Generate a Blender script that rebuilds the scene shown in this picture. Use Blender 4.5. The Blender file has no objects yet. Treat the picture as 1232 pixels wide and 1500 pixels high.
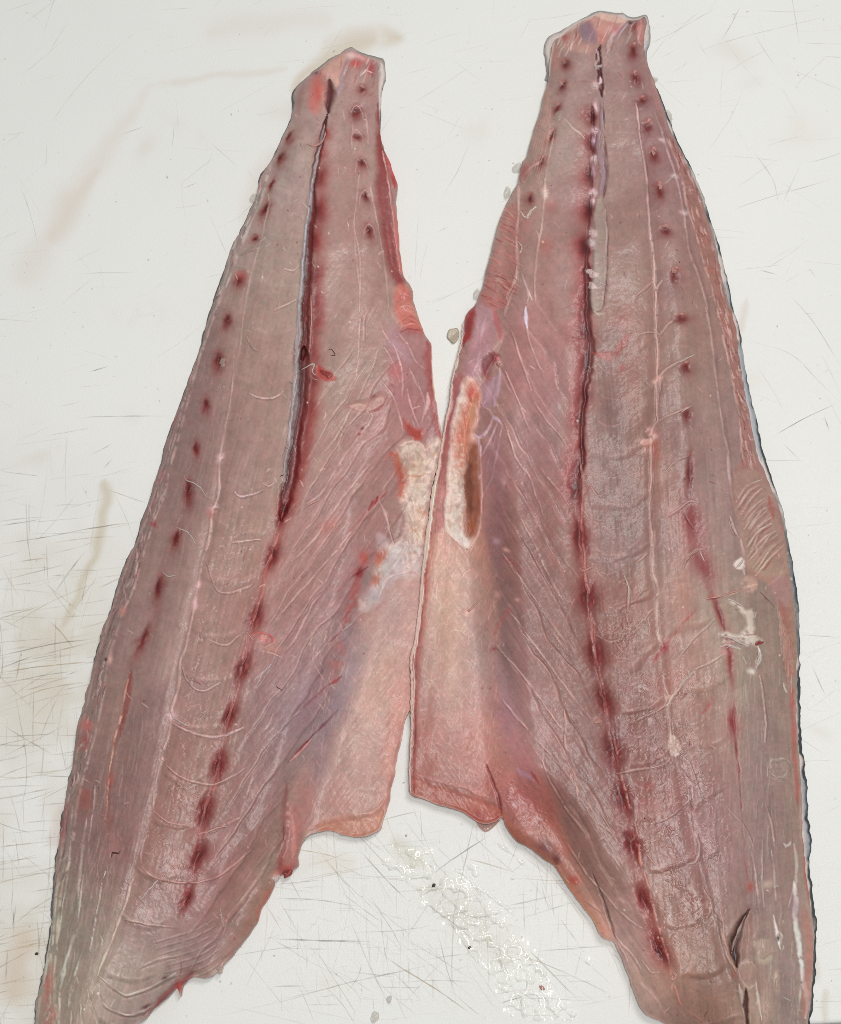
import bpy, math, random
import numpy as np
from mathutils import Vector

S = bpy.context.scene
# ------------------------------------------------------------------ camera, world, lamps, exposure
IW, IH = 1232.0, 1500.0
TILT = math.radians(17.0)
FPX = 2100.0
DIST = 0.84
CAM = np.array([0.0, -DIST * math.sin(TILT), DIST * math.cos(TILT)])
cam_data = bpy.data.cameras.new("camera")
cam = bpy.data.objects.new("camera", cam_data)
S.collection.objects.link(cam)
cam.location = CAM
cam.rotation_euler = (TILT, 0.0, 0.0)
cam_data.sensor_fit = 'VERTICAL'
cam_data.sensor_height = 24.0
cam_data.lens = FPX / IH * 24.0
cam_data.clip_start = 0.01
cam_data.clip_end = 50.0
S.camera = cam

S.world = bpy.data.worlds.new("World")
S.world.use_nodes = True
bg = S.world.node_tree.nodes["Background"]
bg.inputs[0].default_value = (0.97, 0.985, 1.0, 1.0)
bg.inputs[1].default_value = 0.23
S.view_settings.view_transform = 'Standard'
S.view_settings.look = 'None'
S.view_settings.exposure = 0.0
S.view_settings.gamma = 1.0


def lamp(name, loc, aim, sx, sy, power, col):
    d = bpy.data.lights.new(name, 'AREA')
    d.shape = 'RECTANGLE'; d.size = sx; d.size_y = sy
    d.energy = power; d.color = col
    o = bpy.data.objects.new(name, d)
    S.collection.objects.link(o)
    o.location = loc
    o.rotation_euler = (Vector(aim) - Vector(loc)).to_track_quat('-Z', 'Y').to_euler()
    return o


lamp("ceiling_lamp", (0.12, -0.34, 1.75), (0.03, -0.1, 0), 0.16, 0.80, 14.6, (1.0, 0.993, 0.975))
lamp("ceiling_lamp", (0.55, 0.72, 1.75), (0.0, 0.1, 0), 0.16, 0.80, 13.6, (1.0, 0.993, 0.975))
try:
    S.cycles.filter_width = 0.9
    S.cycles.use_denoising = False
    S.cycles.denoiser = 'OPENIMAGEDENOISE'
    S.cycles.denoising_input_passes = 'RGB_ALBEDO_NORMAL'
except Exception:
    pass

# ------------------------------------------------------------------ geometry of the view (a point of the photograph on a level plane)
CT, ST = math.cos(TILT), math.sin(TILT)


def unproj(u, v, z):
    """the place at height z (m) that is seen at photograph point (u, v)"""
    x = (u - IW / 2) / FPX
    y = -(v - IH / 2) / FPX
    dx = x; dy = y * CT + ST; dz = y * ST - CT
    t = (z - CAM[2]) / dz
    return np.stack([CAM[0] + t * dx, CAM[1] + t * dy, z + 0 * t], -1)


def proj(P):
    d = P - CAM
    xc = d[..., 0]; yc = d[..., 1] * CT + d[..., 2] * ST; zc = -d[..., 1] * ST + d[..., 2] * CT
    return IW / 2 + FPX * xc / (-zc), IH / 2 - FPX * yc / (-zc)


def lin(c):
    c = np.asarray(c, dtype=np.float64) / 255.0
    return np.where(c <= 0.04045, c / 12.92, ((c + 0.055) / 1.055) ** 2.4)


# ------------------------------------------------------------------ noise
_rng = np.random.RandomState(7)
_tab = _rng.rand(512, 512).astype(np.float32)


def vn(x, y, seed=0):
    x = x + seed * 37.7; y = y + seed * 91.3
    xi = np.floor(x).astype(np.int32); yi = np.floor(y).astype(np.int32)
    fx = (x - xi).astype(np.float32); fy = (y - yi).astype(np.float32)
    fx = fx * fx * (3 - 2 * fx); fy = fy * fy * (3 - 2 * fy)
    a = _tab[yi & 511, xi & 511]; b = _tab[yi & 511, (xi + 1) & 511]
    c = _tab[(yi + 1) & 511, xi & 511]; d = _tab[(yi + 1) & 511, (xi + 1) & 511]
    return (a + (b - a) * fx) * (1 - fy) + (c + (d - c) * fx) * fy


def fbm(x, y, scale, seed=0, octv=3):
    s = 0; amp = 1; tot = 0
    for k in range(octv):
        s = s + amp * vn(x / scale * 2 ** k, y / scale * 2 ** k, seed + k * 5)
        tot += amp; amp *= 0.5
    return s / tot


def fib(x, y, dx, dy, along, across, seed=0):
    n = math.hypot(dx, dy); dx /= n; dy /= n
    return vn((x * dx + y * dy) / along, (-x * dy + y * dx) / across, seed)


def sstep(a, b, x):
    t = np.clip((x - a) / (b - a), 0, 1)
    return t * t * (3 - 2 * t)


def spline(pts, step=4.0, closed=False):
    p = np.array(pts, dtype=np.float64)
    n = len(p)
    if n < 3 and not closed:
        m = max(2, int(np.hypot(*(p[1] - p[0])) / step) + 1)
        t = np.linspace(0, 1, m)[:, None]
        return p[0] + (p[1] - p[0]) * t
    out = []
    idx = range(n if closed else n - 1)
    for i in idx:
        p1 = p[i]; p2 = p[(i + 1) % n]
        p0 = p[i - 1] if (closed or i > 0) else 2 * p1 - p2
        p3 = p[(i + 2) % n] if (closed or i + 2 < n) else 2 * p2 - p1
        m = max(1, int(np.hypot(*(p2 - p1)) / step))
        for k in range(m):
            t = k / m
            out.append(0.5 * ((2 * p1) + (p2 - p0) * t + (2 * p0 - 5 * p1 + 4 * p2 - p3) * t * t + (3 * p1 - p0 - 3 * p2 + p3) * t ** 3))
    if not closed:
        out.append(p[-1])
    return np.array(out)


def mixpoly(pts, step, jit, seed):
    """outline: lightly smoothed, with small raggedness"""
    c = spline(pts, step, True)
    r = np.random.RandomState(seed)
    n = len(c)
    j = r.randn(n) * jit
    j = (j + np.roll(j, 1) + np.roll(j, -1)) / 2.0
    tg = np.roll(c, -1, 0) - np.roll(c, 1, 0)
    L = np.hypot(tg[:, 0], tg[:, 1])[:, None] + 1e-9
    nn = np.stack([tg[:, 1], -tg[:, 0]], -1) / L
    return c + nn * j[:, None]


def boxblur(a, r):
    for ax in (0, 1):
        pad = [(0, 0)] * a.ndim; pad[ax] = (r + 1, r)
        c = np.cumsum(np.pad(a, pad, mode='edge').astype(np.float64), axis=ax)
        n = 2 * r + 1
        a = (np.take(c, range(n, c.shape[ax]), axis=ax) - np.take(c, range(0, c.shape[ax] - n), axis=ax)) / n
    return a.astype(np.float32)


# ------------------------------------------------------------------ a sheet that holds pigment and relief
class Sheet:
    def __init__(s, x0, y0, x1, y1, step, base):
        s.x0, s.y0, s.step = x0, y0, step
        s.nx = int((x1 - x0) / step) + 1; s.ny = int((y1 - y0) / step) + 1
        s.U, s.V = np.meshgrid(x0 + np.arange(s.nx) * step, y0 + np.arange(s.ny) * step)
        s.U = s.U.astype(np.float32); s.V = s.V.astype(np.float32)
        s.col = np.zeros((s.ny, s.nx, 3), np.float32) + lin(base).astype(np.float32)
        s.h = np.zeros((s.ny, s.nx), np.float32)
        s.wet = np.zeros((s.ny, s.nx), np.float32)
        s.lab = np.zeros((s.ny, s.nx), np.int32)
        s.cnt = 0; s.dim = .74
        s.warp(1.5, 7, 1)
        s.N = fbm(s.U, s.V, 9, 3, 3)

    def warp(s, amp, scale, seed):
        s.X = s.U + (fbm(s.U, s.V, scale, seed, 2) - .5) * 2 * amp + (fbm(s.U, s.V, scale * 3.4, seed + 11, 2) - .5) * 3.4 * amp
        s.Y = s.V + (fbm(s.U, s.V, scale, seed + 50, 2) - .5) * 2 * amp + (fbm(s.U, s.V, scale * 3.4, seed + 61, 2) - .5) * 3.4 * amp

    def sl(s, xa, ya, xb, yb):
        i0 = max(0, int((xa - s.x0) / s.step)); i1 = min(s.nx, int((xb - s.x0) / s.step) + 2)
        j0 = max(0, int((ya - s.y0) / s.step)); j1 = min(s.ny, int((yb - s.y0) / s.step) + 2)
        return slice(j0, max(j0, j1)), slice(i0, max(i0, i1))

    def put(s, S_, alpha, c, h, lab=None, wet=0, thr=.5):
        if c is not None:
            cl = lin(c).astype(np.float32)
            s.col[S_] += (cl - s.col[S_]) * alpha[..., None]
        if h:
            s.h[S_] += h * alpha
        if wet:
            s.wet[S_] += wet * alpha
        if lab is not None:
            s.lab[S_][alpha > thr] = lab

    def line(s, pts, w, c=None, a=1.0, soft=.7, h=0, brk=0, taper=14, smooth=True, lab=None, wet=0, thr=.4, nat=True):
        if isinstance(w, (int, float)) and w <= 3.2:
            soft = min(soft, .45)
        w_nat = float(np.max(w)) <= 5.5 and nat
        if w_nat and c is not None and s.dim and sum(c) > 480:
            a *= s.dim
        P = spline(pts, 4.0) if smooth else np.array(pts, float)
        seg = np.hypot(*(P[1:] - P[:-1]).T)
        arc = np.concatenate([[0], np.cumsum(seg)]); L = arc[-1] + 1e-6
        ws = np.interp(arc / L, np.linspace(0, 1, len(w)), w) if isinstance(w, (list, tuple)) else np.full(len(P), float(w))
        if taper:
            e = np.minimum(arc, L - arc); ws = ws * np.clip(.25 + .75 * e / taper, .25, 1)
        av = np.full(len(P), 1.0)
        if w_nat:
            sd_ = s.cnt; s.cnt += 1
            z0 = np.full(len(P), sd_ * 3.17)
            ws = ws * (.5 + .95 * vn(arc / 11, z0, 3)); av = .25 + 1.15 * vn(arc / 15, z0, 8); av = np.minimum(av, 1.15)
        hw = np.maximum(ws / 2, .35)
        m = hw.max() * (1 + soft) + 4
        S_ = s.sl(P[:, 0].min() - m, P[:, 1].min() - m, P[:, 0].max() + m, P[:, 1].max() + m)
        j0, i0 = S_[0].start, S_[1].start
        sh = s.X[S_].shape
        if 0 in sh:
            return
        R = np.full(sh, 9.0, np.float32); A = np.ones(sh, np.float32)
        for k in range(len(P) - 1):
            a0, b0 = P[k], P[k + 1]
            T = s.sl(min(a0[0], b0[0]) - m, min(a0[1], b0[1]) - m, max(a0[0], b0[0]) + m, max(a0[1], b0[1]) + m)
            X = s.X[T]; Y = s.Y[T]
            if X.size == 0:
                continue
            if w_nat:
                X = s.U[T] * .62 + X * .38; Y = s.V[T] * .62 + Y * .38
            d = b0 - a0; dd = d @ d + 1e-9
            t = np.clip(((X - a0[0]) * d[0] + (Y - a0[1]) * d[1]) / dd, 0, 1)
            r = np.hypot(X - a0[0] - t * d[0], Y - a0[1] - t * d[1]) / (hw[k] + (hw[k + 1] - hw[k]) * t)
            q_ = (slice(T[0].start - j0, T[0].stop - j0), slice(T[1].start - i0, T[1].stop - i0))
            V = R[q_]; up_ = r < V
            V[up_] = r[up_]
            if w_nat:
                A[q_][up_] = (av[k] + (av[k + 1] - av[k]) * t)[up_]
        al = a * (1 - sstep(1 - soft, 1 + soft, R))
        if w_nat:
            al = np.minimum(al * A, 1)
        if brk:
            al = al * sstep(brk - .12, brk + .12, s.N[S_])
        s.put(S_, al, c, h, lab, wet, thr * a)

    def blob(s, x, y, rx, ry, ang, c=None, a=1.0, h=0, hard=0, brk=0, lab=None, wet=0, thr=.5):
        m = max(rx, ry) * 2 + 4
        S_ = s.sl(x - m, y - m, x + m, y + m)
        X = s.X[S_] - x; Y = s.Y[S_] - y
        if X.size == 0:
            return
        t = math.radians(ang); ca, sa = math.cos(t), math.sin(t)
        r = np.hypot((X * ca + Y * sa) / rx, (-X * sa + Y * ca) / ry)
        al = a * ((1 - sstep(hard, 2 - hard, r)) if hard else np.exp(-1.4 * r * r) * (1 - sstep(1.5, 2, r)))
        if brk:
            al = al * sstep(brk - .12, brk + .12, s.N[S_])
        s.put(S_, al, c, h, lab, wet, thr * a)

    def poly(s, pts, c=None, a=1.0, f=4.0, h=0, brk=0, smooth=True, lab=None, wet=0, ret=False):
        P = spline(pts, 5.0, True) if smooth else np.array(pts, float)
        m = f + 4
        S_ = s.sl(P[:, 0].min() - m, P[:, 1].min() - m, P[:, 0].max() + m, P[:, 1].max() + m)
        X = s.X[S_]; Y = s.Y[S_]
        sd = signed(X, Y, P, f + 1)
        al = a * sstep(-f / 2 - .01, f / 2 + .01, sd)
        if brk:
            al = al * sstep(brk - .15, brk + .15, s.N[S_])
        s.put(S_, al, c, h, lab, wet, .5 * a)
        if ret:
            return S_, al


def inside(X, Y, P):
    ins = np.zeros(X.shape, bool)
    n = len(P)
    for k in range(n):
        xa, ya = P[k]; xb, yb = P[(k + 1) % n]
        if ya == yb:
            continue
        cond = (ya > Y) != (yb > Y)
        ins ^= cond & (X < (xb - xa) * (Y - ya) / (yb - ya) + xa)
    return ins


def signed(X, Y, P, cap):
    """distance to the outline, positive inside, capped"""
    ins = inside(X, Y, P)
    D = np.full(X.shape, cap * cap, np.float32)
    n = len(P)
    x0 = float(X.min()); y0 = float(Y.min())
    sx = (float(X.max()) - x0) / max(1, X.shape[1] - 1) or 1; sy = (float(Y.max()) - y0) / max(1, X.shape[0] - 1) or 1
    m = cap + 4
    for k in range(n):
        a0 = P[k]; b0 = P[(k + 1) % n]
        i0 = max(0, int((min(a0[0], b0[0]) - m - x0) / sx)); i1 = max(0, int((max(a0[0], b0[0]) + m - x0) / sx) + 2)
        j0 = max(0, int((min(a0[1], b0[1]) - m - y0) / sy)); j1 = max(0, int((max(a0[1], b0[1]) + m - y0) / sy) + 2)
        x = X[j0:j1, i0:i1]; y = Y[j0:j1, i0:i1]
        if x.size == 0:
            continue
        d = b0 - a0; dd = d @ d + 1e-9
        t = np.clip(((x - a0[0]) * d[0] + (y - a0[1]) * d[1]) / dd, 0, 1)
        r = (x - a0[0] - t * d[0]) ** 2 + (y - a0[1] - t * d[1]) ** 2
        V = D[j0:j1, i0:i1]
        np.minimum(V, r, out=V)
    D = np.sqrt(D)
    return np.where(ins, D, -D)


def snap(pts, P):
    """nearest outline point of every (n,2) point"""
    out = np.empty_like(pts)
    A = P; B = np.roll(P, -1, 0); d = B - A; dd = (d * d).sum(1) + 1e-12
    for k in range(0, len(pts), 2000):
        q = pts[k:k + 2000]
        t = np.clip(((q[:, None, :] - A) * d).sum(-1) / dd, 0, 1)
        c = A + t[..., None] * d
        r = ((q[:, None, :] - c) ** 2).sum(-1)
        j = r.argmin(1)
        out[k:k + 2000] = c[np.arange(len(q)), j]
    return out


# ------------------------------------------------------------------ mesh helpers
def raw_mesh(name, V, Q, col=None, wet=None, normals=None, smooth=True):
    me = bpy.data.meshes.new(name)
    V = np.asarray(V, np.float32); Q = np.asarray(Q, np.int32)
    k = Q.shape[1]
    me.vertices.add(len(V)); me.vertices.foreach_set("co", V.ravel())
    me.loops.add(Q.size); me.loops.foreach_set("vertex_index", Q.ravel())
    me.polygons.add(len(Q))
    me.polygons.foreach_set("loop_start", np.arange(0, Q.size, k, dtype=np.int32))
    me.polygons.foreach_set("loop_total", np.full(len(Q), k, np.int32))
    me.update(calc_edges=True)
    me.polygons.foreach_set("use_smooth", np.full(len(Q), smooth, bool))
    if col is not None:
        at = me.color_attributes.new("pigment", 'FLOAT_COLOR', 'POINT')
        c4 = np.ones((len(V), 4), np.float32); c4[:, :3] = col
        at.data.foreach_set("color", c4.ravel())
    if wet is not None:
        at = me.attributes.new("wet", 'FLOAT', 'POINT')
        at.data.foreach_set("value", np.asarray(wet, np.float32))
    if normals is not None:
        me.normals_split_custom_set_from_vertices(np.asarray(normals, np.float32))
    return me


def link(name, me, mat, parent=None, loc=None):
    o = bpy.data.objects.new(name, me)
    S.collection.objects.link(o)
    if mat:
        me.materials.append(mat)
    if parent:
        o.parent = parent
    if loc is not None:
        o.location = loc
    return o


def empty(name, loc, label, cat, group=None):
    o = bpy.data.objects.new(name, None)
    S.collection.objects.link(o)
    o.location = loc; o.empty_display_size = .02
    tag(o, label, cat, group)
    return o


def tag(o, label, cat, group=None):
    o["label"] = label; o["category"] = cat
    if group:
        o["group"] = group


# ------------------------------------------------------------------ materials
def mat_new(name):
    m = bpy.data.materials.new(name); m.use_nodes = True
    nt = m.node_tree
    return m, nt, nt.nodes, nt.links, nt.nodes["Principled BSDF"]


def nmath(nt, op, a, b=None, c=None):
    n = nt.nodes.new('ShaderNodeMath'); n.operation = op
    for i, x in enumerate((a, b, c)):
        if x is None:
            continue
        if isinstance(x, (int, float)):
            n.inputs[i].default_value = x
        else:
            nt.links.new(x, n.inputs[i])
    return n.outputs[0]


def noise(nt, coord, scale, detail=2, rough=.5, dist=0.0):
    n = nt.nodes.new('ShaderNodeTexNoise')
    n.inputs['Scale'].default_value = scale; n.inputs['Detail'].default_value = detail
    n.inputs['Roughness'].default_value = rough; n.inputs['Distortion'].default_value = dist
    nt.links.new(coord, n.inputs['Vector'])
    return n.outputs['Fac']


def pigment_mat(name, rough, grain_scale, grain_amp, bump, bump_scale, sss=0.0, coat=0.0, spec=.5, wetgain=.2, bump2=0.0):
    m, nt, N, L, B = mat_new(name)
    at = N.new('ShaderNodeAttribute'); at.attribute_name = "pigment"
    wt = N.new('ShaderNodeAttribute'); wt.attribute_name = "wet"
    geo = N.new('ShaderNodeNewGeometry')
    p = geo.outputs['Position']
    g = noise(nt, p, grain_scale, 3, .65)
    f = nmath(nt, 'MULTIPLY_ADD', g, grain_amp * 2, 1 - grain_amp)
    mx = N.new('ShaderNodeVectorMath'); mx.operation = 'SCALE'
    L.new(at.outputs['Color'], mx.inputs[0]); L.new(f, mx.inputs['Scale'])
    L.new(mx.outputs[0], B.inputs['Base Color'])
    r0 = nmath(nt, 'MULTIPLY_ADD', noise(nt, p, 260, 2), .22, rough - .11)
    r1 = nmath(nt, 'MULTIPLY_ADD', wt.outputs['Fac'], -wetgain, r0)
    L.new(nmath(nt, 'MAXIMUM', r1, .08), B.inputs['Roughness'])
    B.inputs['Specular IOR Level'].default_value = spec
    if sss:
        B.inputs['Subsurface Weight'].default_value = sss
        B.inputs['Subsurface Radius'].default_value = (1.0, .45, .35)
        B.inputs['Subsurface Scale'].default_value = .0022
    if coat:
        B.inputs['Coat Weight'].default_value = coat
        B.inputs['Coat Roughness'].default_value = .17
    if bump:
        b = N.new('ShaderNodeBump'); b.inputs['Strength'].default_value = bump; b.inputs['Distance'].default_value = .0006
        hgt = noise(nt, p, bump_scale, 4, .6, .3)
        if bump2:
            hgt = nmath(nt, 'MULTIPLY_ADD', nmath(nt, 'MULTIPLY', noise(nt, p, bump_scale * .38, 2, .5, 1.2), wt.outputs['Fac']), bump2, hgt)
        L.new(hgt, b.inputs['Height'])
        L.new(b.outputs[0], B.inputs['Normal'])
        if coat:
            L.new(b.outputs[0], B.inputs['Coat Normal'])
    return m


M_FLESH = pigment_mat("raw_fish_flesh", .48, 1400, .09, .22, 480, sss=.16, coat=.17, spec=.45, wetgain=.16, bump2=1.6)
M_SKIN = pigment_mat("fish_skin", .38, 1400, .25, .35, 900, spec=.5)
M_BOARD = pigment_mat("cutting_board_plastic", .50, 1500, .05, .45, 1100, spec=.35, wetgain=.3, bump2=1.5)
# ------------------------------------------------------------------ fillet builder
RND = random.Random(11)
PART = {0: 'flesh'}


def fibres(sh, pts_fn, n, dirfn, ln, w, c, a, seed):
    """many short muscle fibres / fine scrapes"""
    r = random.Random(seed)
    for _ in range(n):
        x, y = pts_fn(r)
        dx, dy = dirfn(x, y, r)
        l = ln * r.uniform(.4, 1.5) / 2
        b = r.uniform(-.18, .18) * l
        sh.line([(x - dx * l, y - dy * l), (x + dy * b, y - dx * b), (x + dx * l, y + dy * l)], w * r.uniform(.7, 1.4), c, a * r.uniform(.4, 1.2),
                soft=.9, h=.03, taper=l * .7, smooth=True)


class Fillet:
    def __init__(s, outline, box, base, seed, h0):
        s.P = mixpoly(outline, 3.5, .55, seed)
        s.sh = Sheet(*box, 1.25, base)
        s.h0 = h0
        s.sd = signed(s.sh.U, s.sh.V, s.P, 200)
        s.keep = np.zeros(s.sh.U.shape, np.float32)
        s.T = np.full(s.sh.U.shape, 19.0, np.float32)
        s.kk = np.full(s.sh.U.shape, 48.0, np.float32)

    def bands(s, q, mask, amp, pig):
        """overlapping muscle flakes: each swells and drops to the next"""
        f = q - np.floor(q)
        saw = f - sstep(.86, 1.0, f)
        s.sh.h += amp * (saw - .4) * mask
        cr = np.exp(-((f - .95) / .035) ** 2) * sstep(.3, .6, s.sh.N) * mask
        s.sh.col *= (1 + pig * (saw - .4) * mask - .10 * cr)[..., None]
        pl = np.exp(-((f - .85) / .03) ** 2) * sstep(.45, .65, fbm(s.sh.U, s.sh.V, 15, 66, 2)) * mask
        s.sh.col += (lin((206, 178, 170)).astype(np.float32) - s.sh.col) * (pl * .30)[..., None]

    def thick(s, pts, t, k, f):
        P = spline(pts, 8, True)
        sd = signed(s.sh.U, s.sh.V, P, f + 1)
        al = sstep(-f, f, sd)
        s.T += (t - s.T) * al; s.kk += (k - s.kk) * al

    def height(s):
        d = np.maximum(s.sd, 0)
        return (s.h0 + s.T * (1 - np.exp(-d / s.kk)) + s.sh.h * sstep(0, 5, s.sd)) * 1e-3

    def finish(s, root_name, label, group, names, tone):
        sh = s.sh
        # mottling of the meat, then each region's tone, with shade of the sloping sides painted in
        m1 = fbm(sh.U, sh.V, 5.0, 15, 2) - .5; m2 = fbm(sh.U, sh.V, 16, 25, 3) - .5; m3 = fbm(sh.U, sh.V, 10, 45, 2) - .5
        sh.col *= (1 + m1 * .15 + m2 * .20)[..., None]
        sh.col[..., 0] *= 1 + m3 * .07; sh.col[..., 1] *= 1 - m3 * .05
        sh.h += m1 * .12
        lc = np.log(np.maximum(sh.col, .003))          # crisper boundaries between tissues
        b1 = boxblur(lc, 2); b2 = boxblur(boxblur(lc, 14), 14)
        sh.col = np.exp(lc + 0.55 * (lc - b1) + .22 * (b1 - b2)).astype(np.float32)
        sh.h += .35 * (sh.h - boxblur(sh.h, 5))
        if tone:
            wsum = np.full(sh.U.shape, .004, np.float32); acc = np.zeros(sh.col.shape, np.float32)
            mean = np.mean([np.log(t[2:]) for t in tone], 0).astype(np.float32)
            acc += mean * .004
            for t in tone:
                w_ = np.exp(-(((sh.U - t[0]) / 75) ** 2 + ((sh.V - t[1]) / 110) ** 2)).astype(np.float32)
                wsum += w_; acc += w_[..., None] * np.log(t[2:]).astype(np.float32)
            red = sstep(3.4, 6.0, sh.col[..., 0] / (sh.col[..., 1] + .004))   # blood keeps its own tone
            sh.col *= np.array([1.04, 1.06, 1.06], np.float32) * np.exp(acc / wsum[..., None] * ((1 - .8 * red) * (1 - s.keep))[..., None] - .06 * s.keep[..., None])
        np.clip(sh.col, .004, .85, out=sh.col)
        H = s.height()
        s.H = H
        ins = s.sd > 0
        cell = ins[:-1, :-1] | ins[1:, :-1] | ins[:-1, 1:] | ins[1:, 1:]
        vis = np.zeros(ins.shape, bool)
        vis[:-1, :-1] |= cell; vis[1:, :-1] |= cell; vis[:-1, 1:] |= cell; vis[1:, 1:] |= cell
        U = sh.U.astype(np.float64).copy(); V = sh.V.astype(np.float64).copy()
        out = vis & ~ins
        q = snap(np.stack([U[out], V[out]], -1), s.P)
        U[out] = q[:, 0]; V[out] = q[:, 1]
        W = unproj(U, V, H)
        G = unproj(sh.U.astype(np.float64), sh.V.astype(np.float64), H)
        gu = np.gradient(G, axis=1); gv = np.gradient(G, axis=0)
        Nn = np.cross(gv, gu); Nn /= np.linalg.norm(Nn, axis=-1, keepdims=True) + 1e-12
        c0 = unproj(float(s.P[:, 0].mean()), float(s.P[:, 1].mean()), 0.0)
        base = np.array([c0[0], c0[1], 0.0])
        s.base = base
        root = empty(root_name, base, label, "fish fillet", group)
        s.root = root
        jj, ii = np.nonzero(cell)
        nx = sh.nx
        idx = np.arange(sh.ny * nx).reshape(sh.ny, nx)
        quads = np.stack([idx[jj, ii], idx[jj + 1, ii], idx[jj + 1, ii + 1], idx[jj, ii + 1]], -1)
        # a cell belongs to the part that claims its first corner
        lab = sh.lab[jj, ii]
        Wf = W.reshape(-1, 3) - base; Nf = Nn.reshape(-1, 3)
        Cf = sh.col.reshape(-1, 3); wf = sh.wet.ravel()
        order = [0] + sorted(k for k in np.unique(lab) if k)
        for k in order:
            qk = quads[lab == k]
            if len(qk) == 0:
                continue
            used, inv = np.unique(qk, return_inverse=True)
            nm = names.get(k, 'flesh')
            me = raw_mesh(nm, Wf[used], inv.reshape(qk.shape), Cf[used], wf[used], Nf[used])
            o = link(nm, me, M_FLESH, root)
            if k in LABEL_PART:
                o["label"] = LABEL_PART[k]
        # side wall down to the skin
        E = {}
        for a, b in ((0, 1), (1, 2), (2, 3), (3, 0)):
            e = quads[:, [a, b]]
            key = np.sort(e, 1)
            E[a] = (e, key[:, 0].astype(np.int64) * (sh.ny * nx) + key[:, 1])
        allk = np.concatenate([E[a][1] for a in range(4)]); alle = np.concatenate([E[a][0] for a in range(4)])
        uq, first, cnt = np.unique(allk, return_index=True, return_counts=True)
        be = alle[first[cnt == 1]]
        used, inv = np.unique(be, return_inverse=True)
        top = Wf[used]
        cc = top.copy(); cc[:, 2] = .0006
        # the wall leans a little inwards at its foot
        nn = Nf[used].copy()
        vv = np.concatenate([top, cc])
        n = len(used)
        ee = inv.reshape(be.shape)
        wall = np.stack([ee[:, 1], ee[:, 0], ee[:, 0] + n, ee[:, 1] + n], -1)
        colw = np.concatenate([Cf[used], Cf[used] * .8 + lin((120, 85, 80)).astype(np.float32) * .2])
        me = raw_mesh("cut_side", vv, wall, colw, np.zeros(2 * n), None)
        link("cut_side", me, M_FLESH, root)
        return root

    def z(s, x, y):
        sh = s.sh
        i = int(round((x - sh.x0) / sh.step)); j = int(round((y - sh.y0) / sh.step))
        return float(s.H[max(0, min(sh.ny - 1, j)), max(0, min(sh.nx - 1, i))])

    def strand(s, pts, w, mat, name="sinew_strand", lift=.12, wob=1.0, arch=0.0, seed=0, flat=.7):
        """a thread of tissue lying on the flesh; w in photo px"""
        r = random.Random(seed + int(pts[0][0] * 7 + pts[0][1]))
        P = spline(pts, 3.0)
        n = len(P); pxm = DIST / FPX
        V = []; Q = []; K = 6
        C3 = []
        for k, (x, y) in enumerate(P):
            x += r.uniform(-wob, wob) * .5; y += r.uniform(-wob, wob) * .5
            t = k / max(1, n - 1)
            zz = s.z(x, y) + lift * 1e-3 + arch * 1e-3 * math.sin(math.pi * t)
            C3.append(unproj(x, y, zz))
        C3 = np.array(C3)
        for k in range(n):
            t = k / max(1, n - 1)
            wk = np.interp(t, np.linspace(0, 1, len(w)), w) if isinstance(w, (list, tuple)) else w * min(1, .35 + 3 * min(t, 1 - t))
            rad = wk * .74 * pxm / 2 * r.uniform(.65, 1.25)
            d = C3[min(n - 1, k + 1)] - C3[max(0, k - 1)]; d /= np.linalg.norm(d) + 1e-12
            side = np.cross(d, [0, 0, 1]); side /= np.linalg.norm(side) + 1e-12
            up = np.cross(side, d)
            for a in range(K):
                an = 2 * math.pi * a / K
                V.append(C3[k] + side * math.cos(an) * rad + up * math.sin(an) * rad * flat - s.base)
        for k in range(n - 1):
            for a in range(K):
                Q.append((k * K + a, k * K + (a + 1) % K, (k + 1) * K + (a + 1) % K, (k + 1) * K + a))
        me = raw_mesh(name, V, Q)
        return link(name, me, mat, s.root)

    def lump(s, x, y, rx, ry, ang, hgt, mat, name="tissue_shred", seed=1):
        """a small soft lump or torn shred lying on the flesh"""
        r = random.Random(seed + int(x * 13 + y))
        nr, na = 5, 18
        ph = [r.uniform(0, 6.28) for _ in range(4)]
        t0 = math.radians(ang); ca, sa = math.cos(t0), math.sin(t0)
        V = []; Q = []
        for i in range(nr + 1):
            f = i / nr
            for k in range(na):
                an = 2 * math.pi * k / na
                rr = f * (1 + .22 * math.sin(2 * an + ph[0]) + .16 * math.sin(3 * an + ph[1]) + .12 * math.sin(5 * an + ph[2]))
                a, b = rx * rr * math.cos(an), ry * rr * math.sin(an)
                px, py = x + a * ca - b * sa, y + a * sa + b * ca
                zz = s.z(px, py) + 1e-3 * (hgt * (1 - f * f) ** .6 * (1 + .3 * math.sin(7 * an * f + ph[3])) - .12 * (f > .99))
                V.append(unproj(px, py, zz) - s.base)
        for i in range(nr):
            for k in range(na):
                Q.append((i * na + k, (i + 1) * na + k, (i + 1) * na + (k + 1) % na, i * na + (k + 1) % na))
        me = raw_mesh(name, V, Q)
        return link(name, me, mat, s.root)


LABEL_PART = {}


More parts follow.
